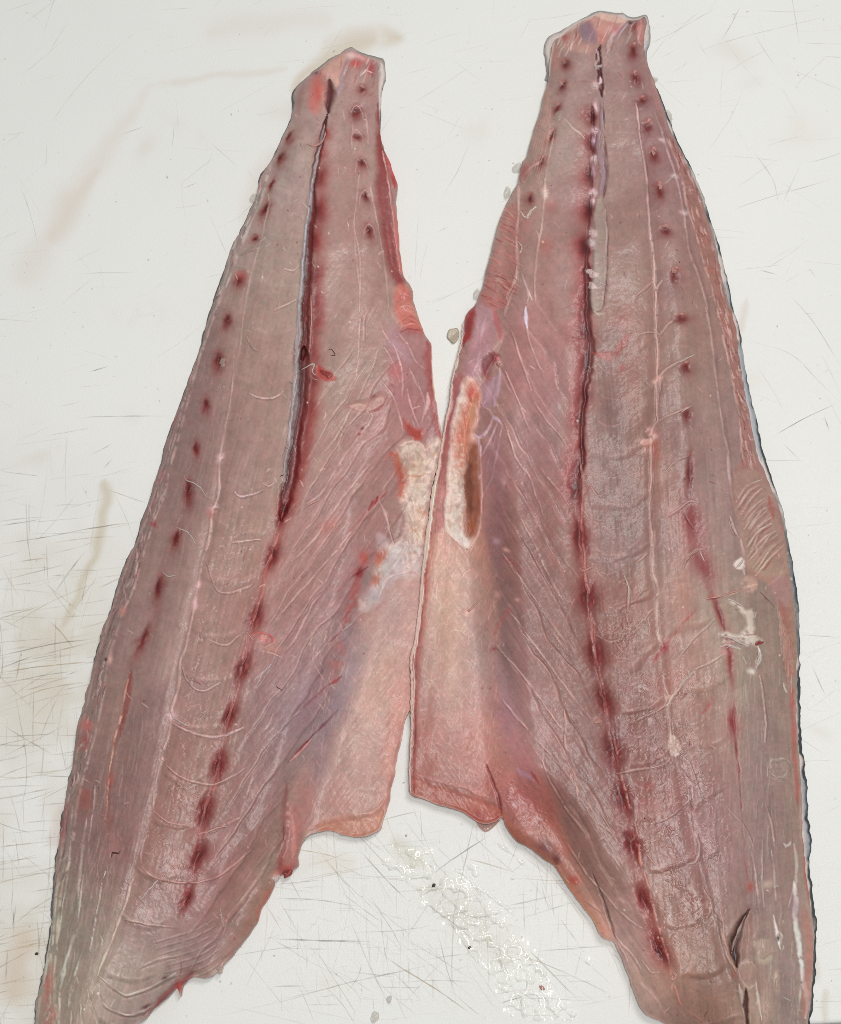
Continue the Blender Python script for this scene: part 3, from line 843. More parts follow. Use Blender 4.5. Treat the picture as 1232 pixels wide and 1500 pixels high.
ARCS_L = [([(253,1059),(275,1071),(307,1079),(331,1076),(357,1065)],3.2,(222,194,192)),([(237,1111),(253,1131),(280,1144),(312,1149),(334,1140),(360,1124)],2.4,(212,182,174)),([(225,1188),(244,1203),(273,1209)],2.2,(206,174,164)),([(290,1222),(321,1213),(353,1195)],4,(208,164,156)),([(207,1270),(223,1284),(253,1292),(284,1293),(319,1284),(348,1263),(372,1240)],2.0,(206,168,160)),([(183,1346),(217,1354),(262,1358)],2.2,(200,168,156)),([(264,969),(276,1000),(296,1012),(322,1000)],2.2,(206,180,172)),([(300,818),(320,866),(360,860),(372,852)],2,(206,176,170)),([(304,936),(330,945),(350,930)],2,(204,174,166)),([(344,720),(352,727),(372,723),(386,717)],3,(222,200,200)),([(365,576),(379,582),(399,583),(416,572)],2,(216,188,180)),([(384,706),(392,712),(404,706),(402,699)],2,(206,178,164)),([(338,794),(360,792),(380,790)],2.2,(220,192,186)),([(416,393),(430,396),(438,388)],2,(206,178,168)),([(402,455),(410,450),(424,444),(434,438)],2,(208,180,170)),([(362,494),(368,506),(377,513)],3,(206,180,166))]
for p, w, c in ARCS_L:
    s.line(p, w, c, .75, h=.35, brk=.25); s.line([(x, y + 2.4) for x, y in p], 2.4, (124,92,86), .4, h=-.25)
# steps of the flakes at the thick end
FL = [([(146,1431),(176,1455),(190,1457),(224,1445),(258,1426)],.9),([(139,1445),(152,1472),(180,1486),(204,1484),(231,1468),(252,1448)],.9),([(128,1450),(140,1490),(150,1520)],.7),([(118,1470),(120,1500),(126,1530)],.6),([(104,1480),(104,1520)],.5),([(204,1418),(232,1405),(258,1400)],.5)]
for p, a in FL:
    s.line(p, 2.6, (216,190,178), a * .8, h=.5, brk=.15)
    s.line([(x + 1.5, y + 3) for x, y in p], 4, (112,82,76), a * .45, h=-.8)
for k in range(9):
    y = 1358 + k * 9
    s.line([(255 + k * 3 - 30, y + 22), (285 + k * 2, y + 4), (318 + k, y - 14)], 1.8, (200,176,166), .5, h=.2, brk=.3)
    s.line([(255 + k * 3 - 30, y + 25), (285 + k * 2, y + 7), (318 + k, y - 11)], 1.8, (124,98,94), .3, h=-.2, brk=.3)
s.poly([(210,1488),(226,1472),(240,1455),(262,1436),(284,1424),(276,1440),(262,1450),(246,1462),(226,1482)], (140,72,70), .8, 9)
s.blob(214,1475,9,3,-25,(92,28,34),.8); s.blob(243,1434,6,2.5,-25,(100,36,40),.7); s.blob(263,1447,5,10,-20,(178,70,62),.7); s.blob(275,1424,12,9,-20,(130,76,76),.6)
s.line([(263,1398),(266,1418),(262,1432)], 2, (150,90,88), .6); s.line([(323,1340),(328,1356)], 2, (220,196,186), .6, h=.3)
s.line([(376,1290),(352,1322),(336,1340),(326,1372),(312,1400)], 2.2, (206,176,166), .5, h=.3, brk=.25)
# long fascia lines of the belly side, low
for p in [[(404,1230),(380,1262),(352,1300)],[(392,1180),(372,1212),(350,1236)],[(372,1130),(362,1160),(352,1190)]]:
    s.line(p, 1.8, (196,160,154), .45, h=.2, brk=.25)
# grainy foam between bloodline and lateral line
foam = np.abs(fbm(s.X, s.Y, 8, 61, 3) - .5)
zone = np.zeros_like(s.h)
for (x, y, rx, ry, an) in [(300,920,36,40,15),(290,985,34,30,10),(285,1045,40,34,10),(265,1095,40,28,10),(262,1160,34,40,10),(225,1230,26,30,10),(330,800,40,60,15),(200,1320,30,40,15),(250,1280,40,40,0),(150,1200,10,10,10)]:
    zone = np.maximum(zone, np.exp(-(((s.U - x) / rx) ** 2 + ((s.V - y) / ry) ** 2)))
fm = (1 - sstep(0, .045, foam)) * sstep(.3, .6, s.N) * zone
s.col += (lin((206,178,168)).astype(np.float32) - s.col) * (fm * .40)[..., None]
s.h += fm * .34; s.wet += zone * .55
# ---- pale ragged strip along the loin edge
inner = [(406,212),(390,262),(380,300),(366,330),(350,366),(338,402),(322,440),(308,480),(295,516),(280,570),(266,623),(250,682),(238,732),(224,768),(209,817),(196,862),(179,901),(162,955),(152,1010),(143,1060),(130,1109),(113,1180),(104,1250),(91,1301),(83,1376),(80,1450),(84,1500)]
edge = [(400,232),(374,295),(333,385),(297,500),(254,620),(219,735),(180,835),(146,940),(123,1035),(107,1115),(91,1205),(80,1300),(72,1385),(56,1460),(50,1510)]
band = edge + inner[::-1]
s.poly(band, (146,126,118), .85, 5, lab=11)
for p in (inner,):
    s.line(p, 3.4, (204,176,166), .75, h=.5, brk=.42)
    s.line([(x - 6, y + 3) for x, y in p], 2.4, (196,168,160), .7, h=.4, brk=.48)
    s.line([(x - 11, y) for x, y in p[8:]], 2.0, (112,84,82), .6, h=-.3, brk=.45)
s.line([(x + 4, y) for x, y in edge[2:]], 3, (186,164,156), .7, h=.4, brk=.4)
for q in range(150):
    t = RND.uniform(0, len(inner) - 1.01); k = int(t); f = t - k
    x = inner[k][0] * (1 - f) + inner[k + 1][0] * f; y = inner[k][1] * (1 - f) + inner[k + 1][1] * f
    x -= RND.uniform(0, 16)
    s.line([(x + RND.uniform(-2, 5), y - RND.uniform(3, 12)), (x, y), (x - RND.uniform(0, 6), y + RND.uniform(3, 12))], RND.uniform(1.3, 2.6), RND.choice([(212,188,178),(196,170,162),(120,84,82),(176,110,104)]), .65, h=.25, taper=5)
s.line([(378,262),(372,290)], 6, (146,72,70), .6)
for (x, y, rx, ry, c) in [(226,768,8,6,(150,60,66)),(128,1063,12,12,(190,112,106)),(122,1088,9,12,(164,84,80)),(181,895,6,8,(200,140,130)),(162,966,5,8,(214,176,166)),(92,1210,6,30,(150,80,80)),(126,1170,14,30,(156,98,88)),(70,1445,10,30,(176,96,92)),(72,1490,14,24,(170,100,98))]:
    s.blob(x, y, rx, ry, 10, c, .75, h=.3, brk=.3)
s.blob(157,966,2.5,3.5,0,(60,24,26),.9, h=-.5)
for p, w in [([(127,1197),(122,1230),(118,1270),(114,1318)],4),([(122,1281),(116,1330),(113,1352)],2.6),([(112,1362),(104,1384),(98,1404),(92,1430),(88,1451)],5),([(88,1451),(86,1499),(84,1530)],3),([(104,1225),(98,1290),(90,1340),(84,1380)],2.6),([(140,1150),(133,1210),(128,1240)],2.2),([(150,1290),(140,1350),(130,1400)],2),([(118,1400),(106,1440),(100,1480)],2.4),([(76,1330),(70,1400),(64,1440)],3)]:
    s.line(p, w, (200,182,178), .65, h=.4, brk=.3)
fibres(s, lambda r: (lambda t: (90 + t * 90 + r.uniform(-20, 60), 1480 - t * 420 + r.uniform(-60, 60)))(r.random()), 240, lambda x, y, r: (.16 + r.uniform(-.1, .1), -.98), 40, 1.5, (184,158,150), .3, 9)
fibres(s, lambda r: (lambda t: (260 + t * 120 + r.uniform(-40, 60), 820 - t * 460 + r.uniform(-60, 60)))(r.random()), 200, lambda x, y, r: (.25 + r.uniform(-.2, .2), -.95), 26, 1.4, (188,160,150), .22, 10)
# small flecks and scrapes everywhere
for q in range(260):
    t = RND.random(); y = 130 + t * 1350
    xl = np.interp(y, [130,500,900,1300,1500], [440,300,160,84,60]); xr = np.interp(y, [130,300,640,900,1200,1210,1330,1490], [550,575,640,612,560,430,380,210])
    x = RND.uniform(xl + 8, xr - 6)
    c = RND.choice([(214,186,176),(206,176,166),(128,92,88),(150,84,80),(222,196,186)])
    an = RND.uniform(-1.2, 1.2); l = RND.uniform(1.5, 7)
    s.line([(x - l * math.sin(an), y - l * math.cos(an)), (x + RND.uniform(-2, 2), y), (x + l * math.sin(an), y + l * math.cos(an))], RND.uniform(1.2, 2.2), c, RND.uniform(.25, .6), h=.12, taper=3)
    if q % 3 == 0:
        s.blob(x + 20, y + 9, RND.uniform(.8, 1.6), RND.uniform(.8, 1.6), 0, RND.choice([(80,40,40),(120,50,50),(226,200,190)]), .7)
s.blob(130,790,1,1,0,(0,0,0),0)
# torn bits, red notch right of the midline
s.poly([(462,536),(474,540),(484,546),(491,556),(478,556),(466,552)], (172,74,66), .9, 5, h=-.4)
s.blob(386,935,14,9,15,(186,100,94),.75, brk=.3); s.line([(366,932),(378,926),(396,930),(400,940),(388,946)], 2, (196,92,86), .7, h=.4)
s.blob(400,950,16,7,10,(196,150,136),.6); s.line([(382,952),(402,958),(412,962)], 2.4, (220,184,168), .7, h=.4)
s.line([(372,996),(386,984),(397,973)], 2.6, (206,206,216), .7, h=.4)
s.blob(482,770,18,10,-30,(176,110,100),.5)
s.blob(454,634,1,1,0,(0,0,0),0)
LNAMES = {0:'flesh',1:'belly_flap',2:'flap_fold',3:'bloodline',4:'bloodline',5:'tendon_strip',6:'red_muscle_band',7:'torn_flesh',8:'belly_membrane',9:'fat_patch',10:'blood_streak',11:'trimmed_edge'}
for i in range(9):
    LNAMES[60 + i] = 'bloodline'
for i in range(len(SPOTS_L)):
    LNAMES[k0 + i] = 'blood_spot'
# ================================================================== RIGHT FILLET
R_OUT = [(880,19),(868,24),(850,33),(835,43),(822,53),(812,60),(809,70),(805,91),(803.5,114),(796,141),(790,167),(780,196),(772,228),(764,241),(760,266),(750,280),(739,305),(730,328),(722,359),(714,391),(707,420),(701,438),(698,445),(685,458),(680,466),(680,481),(676,507),(671.6,525),(663.5,550),(660.4,572),(661,580),(656,608),(651,635),(649,647),(644,669),(641,690),(633.5,720),(629,758),(624,793),(620.6,821),(616,875),(612,906),(609,934),(603,958),(601,970),(603,996),(602.6,1033),(603,1061),(601,1096),(599.6,1134),(601,1163),(605,1166),(620,1170),(640,1178),(673,1187),(691,1199),(698,1203),(711,1207),(726,1203),(734,1197),(737,1199),(741,1209),(752,1226),(760,1234),(773,1240),(792,1255),(812,1268),(827,1291),(839,1308),(861,1336),(873,1355),(879,1369),(888,1376),(901,1381),(905,1389),(914,1410),(923,1434),(929,1453),(937,1472),(946,1485),(955,1491),(972,1498),(1000,1512),(1050,1532),(1100,1545),(1184,1545),(1184,1497),(1187,1469),(1190,1433),(1191.5,1400),(1193,1372),(1191,1350),(1186,1324),(1182,1291),(1178.5,1260),(1176,1223),(1175,1195),(1174.6,1165),(1171,1110),(1168.5,1086),(1167,1047),(1167,989),(1167,948),(1163,888),(1157,843),(1152,799),(1142,747),(1130,717),(1120,690),(1110,667),(1099,613),(1087,547),(1080.5,497),(1075,467),(1067,441),(1058,407),(1048,356),(1037,322),(1027,290),(1017,264),(1006,240),(990,207),(981,190),(970,151),(958.6,122),(947,88),(944,68),(944,54),(947,34),(944,25),(933,29),(918,29),(905,23),(890,21)]
RF = Fillet(R_OUT, (588, 8, 1206, 1556), (160, 130, 121), 5, 5.8)
s = RF.sh
RF.thick([(740,500),(700,540),(660,600),(600,950),(590,1200),(720,1230),(750,1180),(740,1020),(730,900),(720,740),(712,640)], 1.6, 22, 40)
RF.thick([(730,1190),(760,1140),(830,1200),(900,1340),(900,1400),(830,1300)], 4.5, 16, 30)
RF.thick([(800,20),(950,20),(990,220),(900,330),(760,300)], 7.5, 16, 40)
RF.thick([(735,320),(760,300),(740,470),(690,520),(690,440)], 5.0, 12, 20)
s.h += (fbm(s.U, s.V, 85, 77, 3) - .5) * 3.4
s.h += (fib(s.U, s.V, .1, 1, 260, 34, 9) - .5) * 1.5
n1 = fbm(s.U, s.V, 120, 41, 4)[..., None]
s.col += (lin((158,122,117)).astype(np.float32) - s.col) * sstep(.35, .75, n1) * .55
mid = [(876,60),(873,160),(868,300),(858,430),(856,540),(848,660),(850,780),(860,880),(872,960),(886,1030),(898,1100),(915,1190),(935,1280),(960,1370),(985,1430),(1010,1500)]
mx_ = np.interp(s.V, [p[1] for p in mid], [p[0] for p in mid])
lf = sstep(10, -30, s.U - mx_)
s.poly([(760,560),(840,560),(840,800),(880,1000),(940,1300),(960,1440),(900,1370),(800,1160),(730,1000),(720,800)], (146,115,111), .7, 60)
s.poly([(900,130),(930,130),(955,330),(960,560),(940,700),(880,660),(890,300)], (162,134,120), .6, 40)
s.poly([(870,500),(950,520),(945,760),(900,860),(870,760)], (152,126,122), .55, 40)
s.poly([(790,280),(860,260),(850,470),(800,600),(740,560),(750,400)], (160,118,114), .6, 40)
s.poly([(970,470),(1050,470),(1085,800),(1060,850),(1010,700)], (160,134,122), .6, 40)
s.poly([(900,880),(1000,860),(1060,1020),(1060,1300),(1000,1360),(950,1250),(900,1050)], (164,118,110), .75, 60)
s.poly([(1080,700),(1160,900),(1165,1250),(1180,1540),(1100,1540),(1095,1300),(1090,1000)], (146,116,110), .75, 50)
for (x, y, rx, ry, an, c, a) in [(800,400,30,90,8,(170,116,110),.5),(765,330,18,70,10,(172,108,100),.5),(930,600,26,90,0,(170,130,112),.6),(925,540,30,60,20,(176,124,110),.4),(985,740,30,60,0,(170,124,110),.5),(1000,860,26,80,0,(172,112,102),.55),(985,1000,30,60,0,(176,116,106),.5),(960,1180,50,40,0,(176,118,110),.5),(1010,1200,30,70,0,(168,118,110),.4),(1000,1410,50,60,20,(178,140,122),.6),(1050,1480,60,50,0,(170,140,122),.6),(1070,1200,18,120,0,(160,116,110),.5),(1130,1200,30,120,0,(144,118,114),.5),(1120,1060,24,70,0,(148,122,118),.5),(1110,1480,24,60,0,(180,142,126),.5),(1150,1440,16,80,0,(134,104,104),.5),(880,1330,40,60,-30,(150,118,110),.5),(930,1440,40,40,-30,(160,130,114),.5),(900,640,30,90,5,(148,124,124),.5),(905,790,40,60,0,(154,132,128),.5),(1085,530,14,120,-8,(152,120,110),.4),(915,470,30,30,0,(172,104,94),.4),(960,690,40,50,0,(168,126,108),.5),(1000,540,40,70,0,(164,132,118),.4)]:
    s.blob(x, y, rx, ry, an, c, a)
ga = fib(s.U, s.V, .08, .99, 36, 2.5, 1) * .5 + fib(s.U, s.V, .05, .99, 80, 5.5, 2) * .5
gb = fib(s.U, s.V, .55, .83, 30, 2.3, 3) * .5 + fib(s.U, s.V, .5, .86, 60, 5, 5) * .5
gr = ga * (1 - lf) + gb * lf
low = sstep(350, 800, s.V) * .6 + .4
s.col *= (1 + (gr - .5) * .21 * low)[..., None]
s.h += (gr - .5) * .14 * low
BELLY_R = [(660,640),(716,700),(716,800),(728,900),(728,960),(738,1020),(764,1090),(790,1130),(812,1170),(832,1240),(850,1300),(896,1368),(902,1390),(870,1370),(820,1300),(770,1250),(738,1212),(700,1212),(596,1172),(594,1100),(598,960),(620,800),(640,680)]
wob = fbm(s.U, s.V, 60, 155, 3) - .5
offb = sstep(0, 30, -signed(s.U, s.V, spline(BELLY_R, 8, True), 40))
lat_x = np.interp(s.V, [150, 250, 412, 554, 685, 838, 930, 1040, 1100, 1250, 1350, 1500], [931, 945, 959, 962, 954, 956, 964, 978, 988, 1020, 1045, 1090])
side = sstep(-16, -36, s.U - mx_)
RF.bands((s.U * .86 - s.V * .5 + wob * 22) / 33.0, side * offb * sstep(380, 560, s.V), .42, .13)
loin = sstep(6, -10, s.U - lat_x) * sstep(8, 26, s.U - mx_)
xm = (mx_ + lat_x) / 2
RF.bands((s.V - 16 * (1 - ((s.U - xm) / 52) ** 2) + (s.U - xm) * .2 + wob * 30) / 76.0 - .67, loin * (.3 + .7 * sstep(600, 880, s.V)), .6, .08)
out = sstep(0, 16, s.U - lat_x) * sstep(1075, 1050, s.U)
RF.bands((s.V + (s.U - lat_x) * .55 + wob * 40) / 80.0, out * sstep(800, 1000, s.V), .5, .06)
s.h -= .8 * np.exp(-((s.U - lat_x) / 9) ** 2) * sstep(160, 260, s.V)
s.h += .8 * np.exp(-((s.U - (lat_x + 38)) / 22) ** 2) * sstep(200, 400, s.V)
# ---- belly flap
s.poly(BELLY_R, (186,144,130), .9, 22, lab=1)
for (x, y, rx, ry, an, c, a) in [(660,900,34,90,4,(200,164,140),.8),(660,1000,30,90,0,(206,168,146),.75),(640,830,20,50,0,(190,146,126),.5),(695,850,20,50,0,(186,156,142),.6),(705,970,18,60,-4,(176,150,142),.6),(625,1090,26,70,0,(196,132,116),.6),(690,1090,46,60,0,(190,136,124),.6),(735,1000,12,50,-14,(172,138,140),.6),(745,1070,16,50,-24,(174,130,136),.6),(770,1120,20,44,-30,(176,130,134),.6),(745,1040,14,24,0,(168,128,136),.5),(720,1150,36,30,0,(182,118,112),.6),(760,1170,32,34,0,(180,116,114),.75),(790,1190,26,34,-20,(176,108,106),.6),(820,1240,18,44,-30,(178,114,102),.6),(800,1241,16,13,30,(120,62,72),.75),(815,1258,9,10,30,(106,34,42),.8),(765,1222,22,12,30,(190,132,112),.5),(845,1290,14,40,-34,(182,136,118),.4),(842,1289,9,9,0,(186,82,70),.8),(870,1330,14,40,-34,(178,130,116),.4),(806,1215,8,26,-15,(190,134,114),.35),(880,1360,14,20,-30,(168,112,98),.6)]:
    s.blob(x, y, rx, ry, an, c, a)
s.poly([(602,1140),(640,1152),(680,1164),(720,1178),(734,1192),(724,1203),(708,1206),(692,1198),(672,1186),(640,1177),(602,1164)], (192,122,102), .85, 12, h=-.8)
s.line([(606,1132),(640,1142),(680,1154),(714,1168)], 7, (206,152,138), .4, h=.5)
s.blob(705,1196,14,8,10,(176,80,72),.8); s.blob(728,1194,7,8,0,(168,84,80),.7)
s.line([(603,1010),(605,1070),(604,1130),(606,1160)], 14, (188,116,104), .45, soft=1)
s.line([(624,830),(620,880),(614,930),(608,980),(606,1040)], 12, (184,100,94), .55, soft=1)
s.line([(632,770),(627,820),(622,870)], 14, (182,110,100), .45, soft=1)
s.line([(734,1197),(732,1184),(730,1170),(724,1150),(712,1120)], 4, (140,70,72), .7, h=-1.0)
fibres(s, lambda r: (r.uniform(612, 730), r.uniform(800, 1170)), 420, lambda x, y, r: ((.12, -.99) if r.random() < .6 else (.55, -.83)), 18, 1.5, (224,192,168), .3, 15)
# foamy pink lobe
zone = np.zeros_like(s.h)
for (x, y, rx, ry) in [(750,1160,34,40),(735,1130,20,30),(785,1200,24,26)]:
    zone = np.maximum(zone, np.exp(-(((s.U - x) / rx) ** 2 + ((s.V - y) / ry) ** 2)))
foam = np.abs(fbm(s.X, s.Y, 9, 81, 3) - .5)
fm = (1 - sstep(0, .045, foam)) * sstep(.3, .6, s.N) * zone
s.col += (lin((206,150,146)).astype(np.float32) - s.col) * (fm * .6)[..., None]
s.h += fm * .3; s.wet += zone * .7
s.line([(726,1184),(733,1192),(742,1204),(755,1225),(774,1238),(797,1256),(818,1276),(838,1306),(862,1336),(880,1366)], 8, (200,140,112), .5, soft=1)
s.line([(812,1267),(818,1268),(824,1280),(834,1294)], 3, (214,190,158), .7, h=.5)
s.line([(778,1130),(782,1137),(790,1150)], 6, (164,66,72), .6); s.line([(742,1032),(750,1042),(758,1054)], 4, (206,190,204), .7, h=.5); s.line([(758,1126),(768,1134),(780,1144)], 9, (186,160,176), .5)
s.line([(792,1140),(806,1180),(818,1226),(832,1260)], 14, (182,116,106), .35, soft=1)
# white peritoneum rim along the belly edge
rim = [(679,470),(679,490),(675,510),(671,526),(664,550),(661,573),(660,588),(655,612),(650,640),(645,668),(641,690),(634.5,720),(630,758),(625,793),(621.6,821),(617,875),(613,906),(610,934),(604.5,958),(603,972),(604.5,996),(603.6,1033),(604,1061),(602,1096),(600.6,1134),(602,1162)]
s.line(rim, [3,3,3.4,4.5,4,5,6,7,6.5,6.5,6,7,8,3.2,2.6,2.2], (230,194,178), .97, soft=.35, h=1.0, taper=0, lab=2)
s.line([(x + 4.5, y) for x, y in rim[6:]], 3, (150,74,72), .55, h=-.4, brk=.3)
s.line([(x - 2.4, y) for x, y in rim[10:20]], 1.6, (80,42,40), .6, brk=.42)
s.line([(602,1163),(622,1170),(641,1178)], 2.6, (230,206,186), .85, h=.5, taper=4)
s.line([(606,955),(604,980),(606,1000)], 1.6, (190,110,100), .8)
s.poly([(660,632),(668,592),(676,570),(682,556),(672,548),(664,566),(660,590),(652,636),(646,680),(640,740),(636,780),(645,776),(656,760),(656,700)], (162,104,102), .8, 6, lab=3)
for k in range(6):
    s.line([(646 + k * 2, 700 + k * 4), (641 + k * 2, 750 + k * 6), (638 + k * 3, 800 + k * 6)], 1.8, (206,150,142), .5, h=.25, brk=.25)
# red upper belly edge, grey membrane beside it
s.line([(697,446),(690,466),(686,486),(681,508)], [6,12,14,6], (152,58,58), .9, h=-.5); s.line([(683,458),(679,470),(679,490)], 5, (196,112,104), .8, h=.5)
s.poly([(700,440),(714,446),(726,470),(716,520),(702,556),(684,556),(680,540),(688,510),(694,480)], (166,130,132), .8, 10)
s.line([(712,460),(705,490),(700,530),(690,550)], 4, (196,170,176), .5, h=.3, brk=.3); s.line([(722,446),(728,470),(732,500)], 8, (172,100,98), .6)
s.poly([(708,544),(706,530),(716,516),(730,520),(730,530),(720,540),(714,556)], (118,44,50), .9, 9, h=-.5); s.blob(716,558,6,9,20,(170,94,84),.5)
s.blob(731,534,4,5,10,(232,186,178),.95, h=.8); s.blob(730,526,3,4,0,(214,150,146),.8, h=.5)
s.line([(735,540),(741,550),(747,560)], 3, (150,80,74), .5)
# fat patch with brown stain
FAT_R = [(685,554),(697,562),(702,586),(699,617),(692,633),(700,647),(704,679),(703,722),(703,765),(698,781),(686,805),(670,793),(656,781),(652,758),(655,722),(658,680),(662,633),(668,592),(676,566)]
RF.keep = sstep(-3, 9, signed(s.X, s.Y, spline(FAT_R, 6, True), 12)) * .85
s.poly(FAT_R, (204,172,156), .85, 10, h=.9, lab=4)
s.poly(FAT_R, (218,192,178), .8, 8, brk=.48)
for q in range(60):
    x = RND.uniform(655, 704); y = RND.uniform(560, 800)
    if inside(np.array([x]), np.array([y]), np.array(FAT_R, float))[0]:
        s.line([(x - RND.uniform(-2, 5), y - RND.uniform(6, 18)), (x, y), (x + RND.uniform(-4, 3), y + RND.uniform(6, 18))], RND.uniform(1.5, 3), RND.choice([(228,206,192),(224,196,178),(196,142,116),(180,120,96)]), .5, h=.3)
s.poly([(688,562),(697,566),(700,590),(697,616),(690,632),(694,650),(684,680),(674,690),(664,660),(670,622),(680,590)], (192,106,78), .8, 18)
s.blob(690,576,8,16,5,(188,72,58),.8); s.blob(682,618,7,24,8,(196,104,74),.5); s.blob(692,600,4,22,5,(206,160,124),.6)
s.poly([(690,652),(702,650),(704,690),(703,760),(695,783),(684,787),(678,758),(679,690)], (146,76,50), .85, 12, h=-.9, lab=5)
s.poly([(683,690),(692,680),(693,720),(690,755),(684,750)], (110,54,38), .6, 7); s.blob(692,772,8,12,0,(172,92,56),.6)
s.line([(704,650),(705,690),(704,760),(700,781),(688,803)], 2.4, (222,178,164), .8, h=.7)
s.line([(676,570),(668,596),(662,636),(658,684),(655,724),(652,758),(657,781),(671,794)], 4, (214,190,178), .8, h=.3, brk=.2)
for q in range(60):
    x = RND.uniform(655, 678); y = RND.uniform(650, 795)
    s.blob(x, y, RND.uniform(1.5, 4), RND.uniform(1.5, 4), 0, RND.choice([(224,200,184),(190,146,120),(216,186,166),(186,156,144)]), .5, h=RND.uniform(-.2, .25))
s.poly([(664,770),(676,780),(690,800),(682,804),(668,792)], (212,192,182), .7, 5)
# web of white membrane beside the patch
for p, w, a in [([(705,590),(711,598),(716,600),(722,611),(730,616),(736,624)],4,.7),([(722,611),(716,626),(708,638),(700,641),(694,634)],4.5,.8),([(700,641),(703,655),(704,672)],4,.6),([(730,616),(722,636),(712,656),(705,668)],2.6,.6),([(736,624),(730,652),(724,680),(720,700),(706,726)],2.6,.55),([(726,640),(718,664),(713,690)],2,.5),([(722,554),(716,572),(708,592)],9,.4),([(732,540),(728,566),(722,596)],6,.45)]:
    s.line(p, w, (200,182,190), a, h=.35, brk=.15)
s.poly([(703,600),(714,604),(718,616),(708,632),(700,634)], (152,120,112), .7, 6, h=-.4)
s.poly([(704,570),(730,548),(724,590),(708,596)], (166,138,148), .45, 12)
s.poly([(706,690),(730,640),(742,760),(738,830),(720,830),(706,760)], (154,122,126), .55, 16)
# fascia lines over the belly side
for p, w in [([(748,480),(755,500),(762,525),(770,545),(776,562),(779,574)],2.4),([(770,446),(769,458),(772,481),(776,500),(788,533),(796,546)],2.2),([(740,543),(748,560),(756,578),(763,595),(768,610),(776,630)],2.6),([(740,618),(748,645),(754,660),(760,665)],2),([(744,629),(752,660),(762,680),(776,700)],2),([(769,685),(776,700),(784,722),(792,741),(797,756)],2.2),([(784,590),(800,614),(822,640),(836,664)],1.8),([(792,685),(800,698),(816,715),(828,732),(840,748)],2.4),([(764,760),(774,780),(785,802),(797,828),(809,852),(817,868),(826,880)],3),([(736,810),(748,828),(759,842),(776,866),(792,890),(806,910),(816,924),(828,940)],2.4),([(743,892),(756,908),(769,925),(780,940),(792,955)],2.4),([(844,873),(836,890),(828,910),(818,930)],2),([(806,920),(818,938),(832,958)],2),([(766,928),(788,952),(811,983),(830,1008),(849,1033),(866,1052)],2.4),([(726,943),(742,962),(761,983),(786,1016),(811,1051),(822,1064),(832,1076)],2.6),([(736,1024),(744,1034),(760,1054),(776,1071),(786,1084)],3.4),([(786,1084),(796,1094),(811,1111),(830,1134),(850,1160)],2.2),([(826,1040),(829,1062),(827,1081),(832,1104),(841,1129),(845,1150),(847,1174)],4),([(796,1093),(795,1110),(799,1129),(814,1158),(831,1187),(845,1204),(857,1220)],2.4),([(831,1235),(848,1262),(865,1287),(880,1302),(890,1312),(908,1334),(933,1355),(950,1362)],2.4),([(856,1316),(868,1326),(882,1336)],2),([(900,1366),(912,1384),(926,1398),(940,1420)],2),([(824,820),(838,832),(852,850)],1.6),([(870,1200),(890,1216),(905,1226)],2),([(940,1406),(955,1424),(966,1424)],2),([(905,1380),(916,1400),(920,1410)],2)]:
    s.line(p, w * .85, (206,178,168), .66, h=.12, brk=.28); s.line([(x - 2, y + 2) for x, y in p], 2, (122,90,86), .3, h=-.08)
s.line([(868,1280),(884,1318),(893,1346),(901,1374)], 4, (96,62,60), .65, h=-.9)
s.line([(771,448),(770,462),(773,478)], 6, (206,196,206), .7, h=.4)
s.blob(686,896,7,6,-35,(222,178,160),.9, h=.5); s.line([(690,893),(700,884),(708,876)], 2.4, (216,176,158), .7, h=.3); s.blob(741,806,6,4,30,(214,180,164),.8, h=.3); s.blob(728,792,7,6,0,(196,174,184),.7); s.blob(727,872,5,7,-20,(206,160,150),.7); s.blob(758,879,5,4,0,(206,178,166),.6)
s.line([(674,850),(682,838),(688,834)], 2.6, (224,190,168), .7, h=.3); s.line([(652,930),(664,922),(674,924),(682,912)], 2, (222,190,160), .6, h=.2)
s.line([(712,790),(702,812),(694,832),(688,850)], 2.2, (206,150,130), .6); s.blob(756,830,8,12,-35,(160,70,70),.6, brk=.45)
s.line([(748,890),(738,904),(730,916),(722,930)], 7, (176,104,98), .5, brk=.25); s.blob(724,950,5,4,0,(150,50,60),.6)
for k in range(5):
    s.blob(738 + k * 6, 818 + k * 4, 2, 2, 0, (160,60,60), .6)
s.blob(738,706,6,12,-10,(206,178,180),.4); s.blob(740,712,3,5,0,(140,60,68),.6)
fibres(s, lambda r: (lambda t: (740 + t * 150 + r.uniform(-20, 70), 680 + t * 560 + r.uniform(-90, 60)))(r.random()), 420, lambda x, y, r: (-.42 + r.uniform(-.2, .2), -.9), 24, 1.4, (200,164,156), .26, 16)
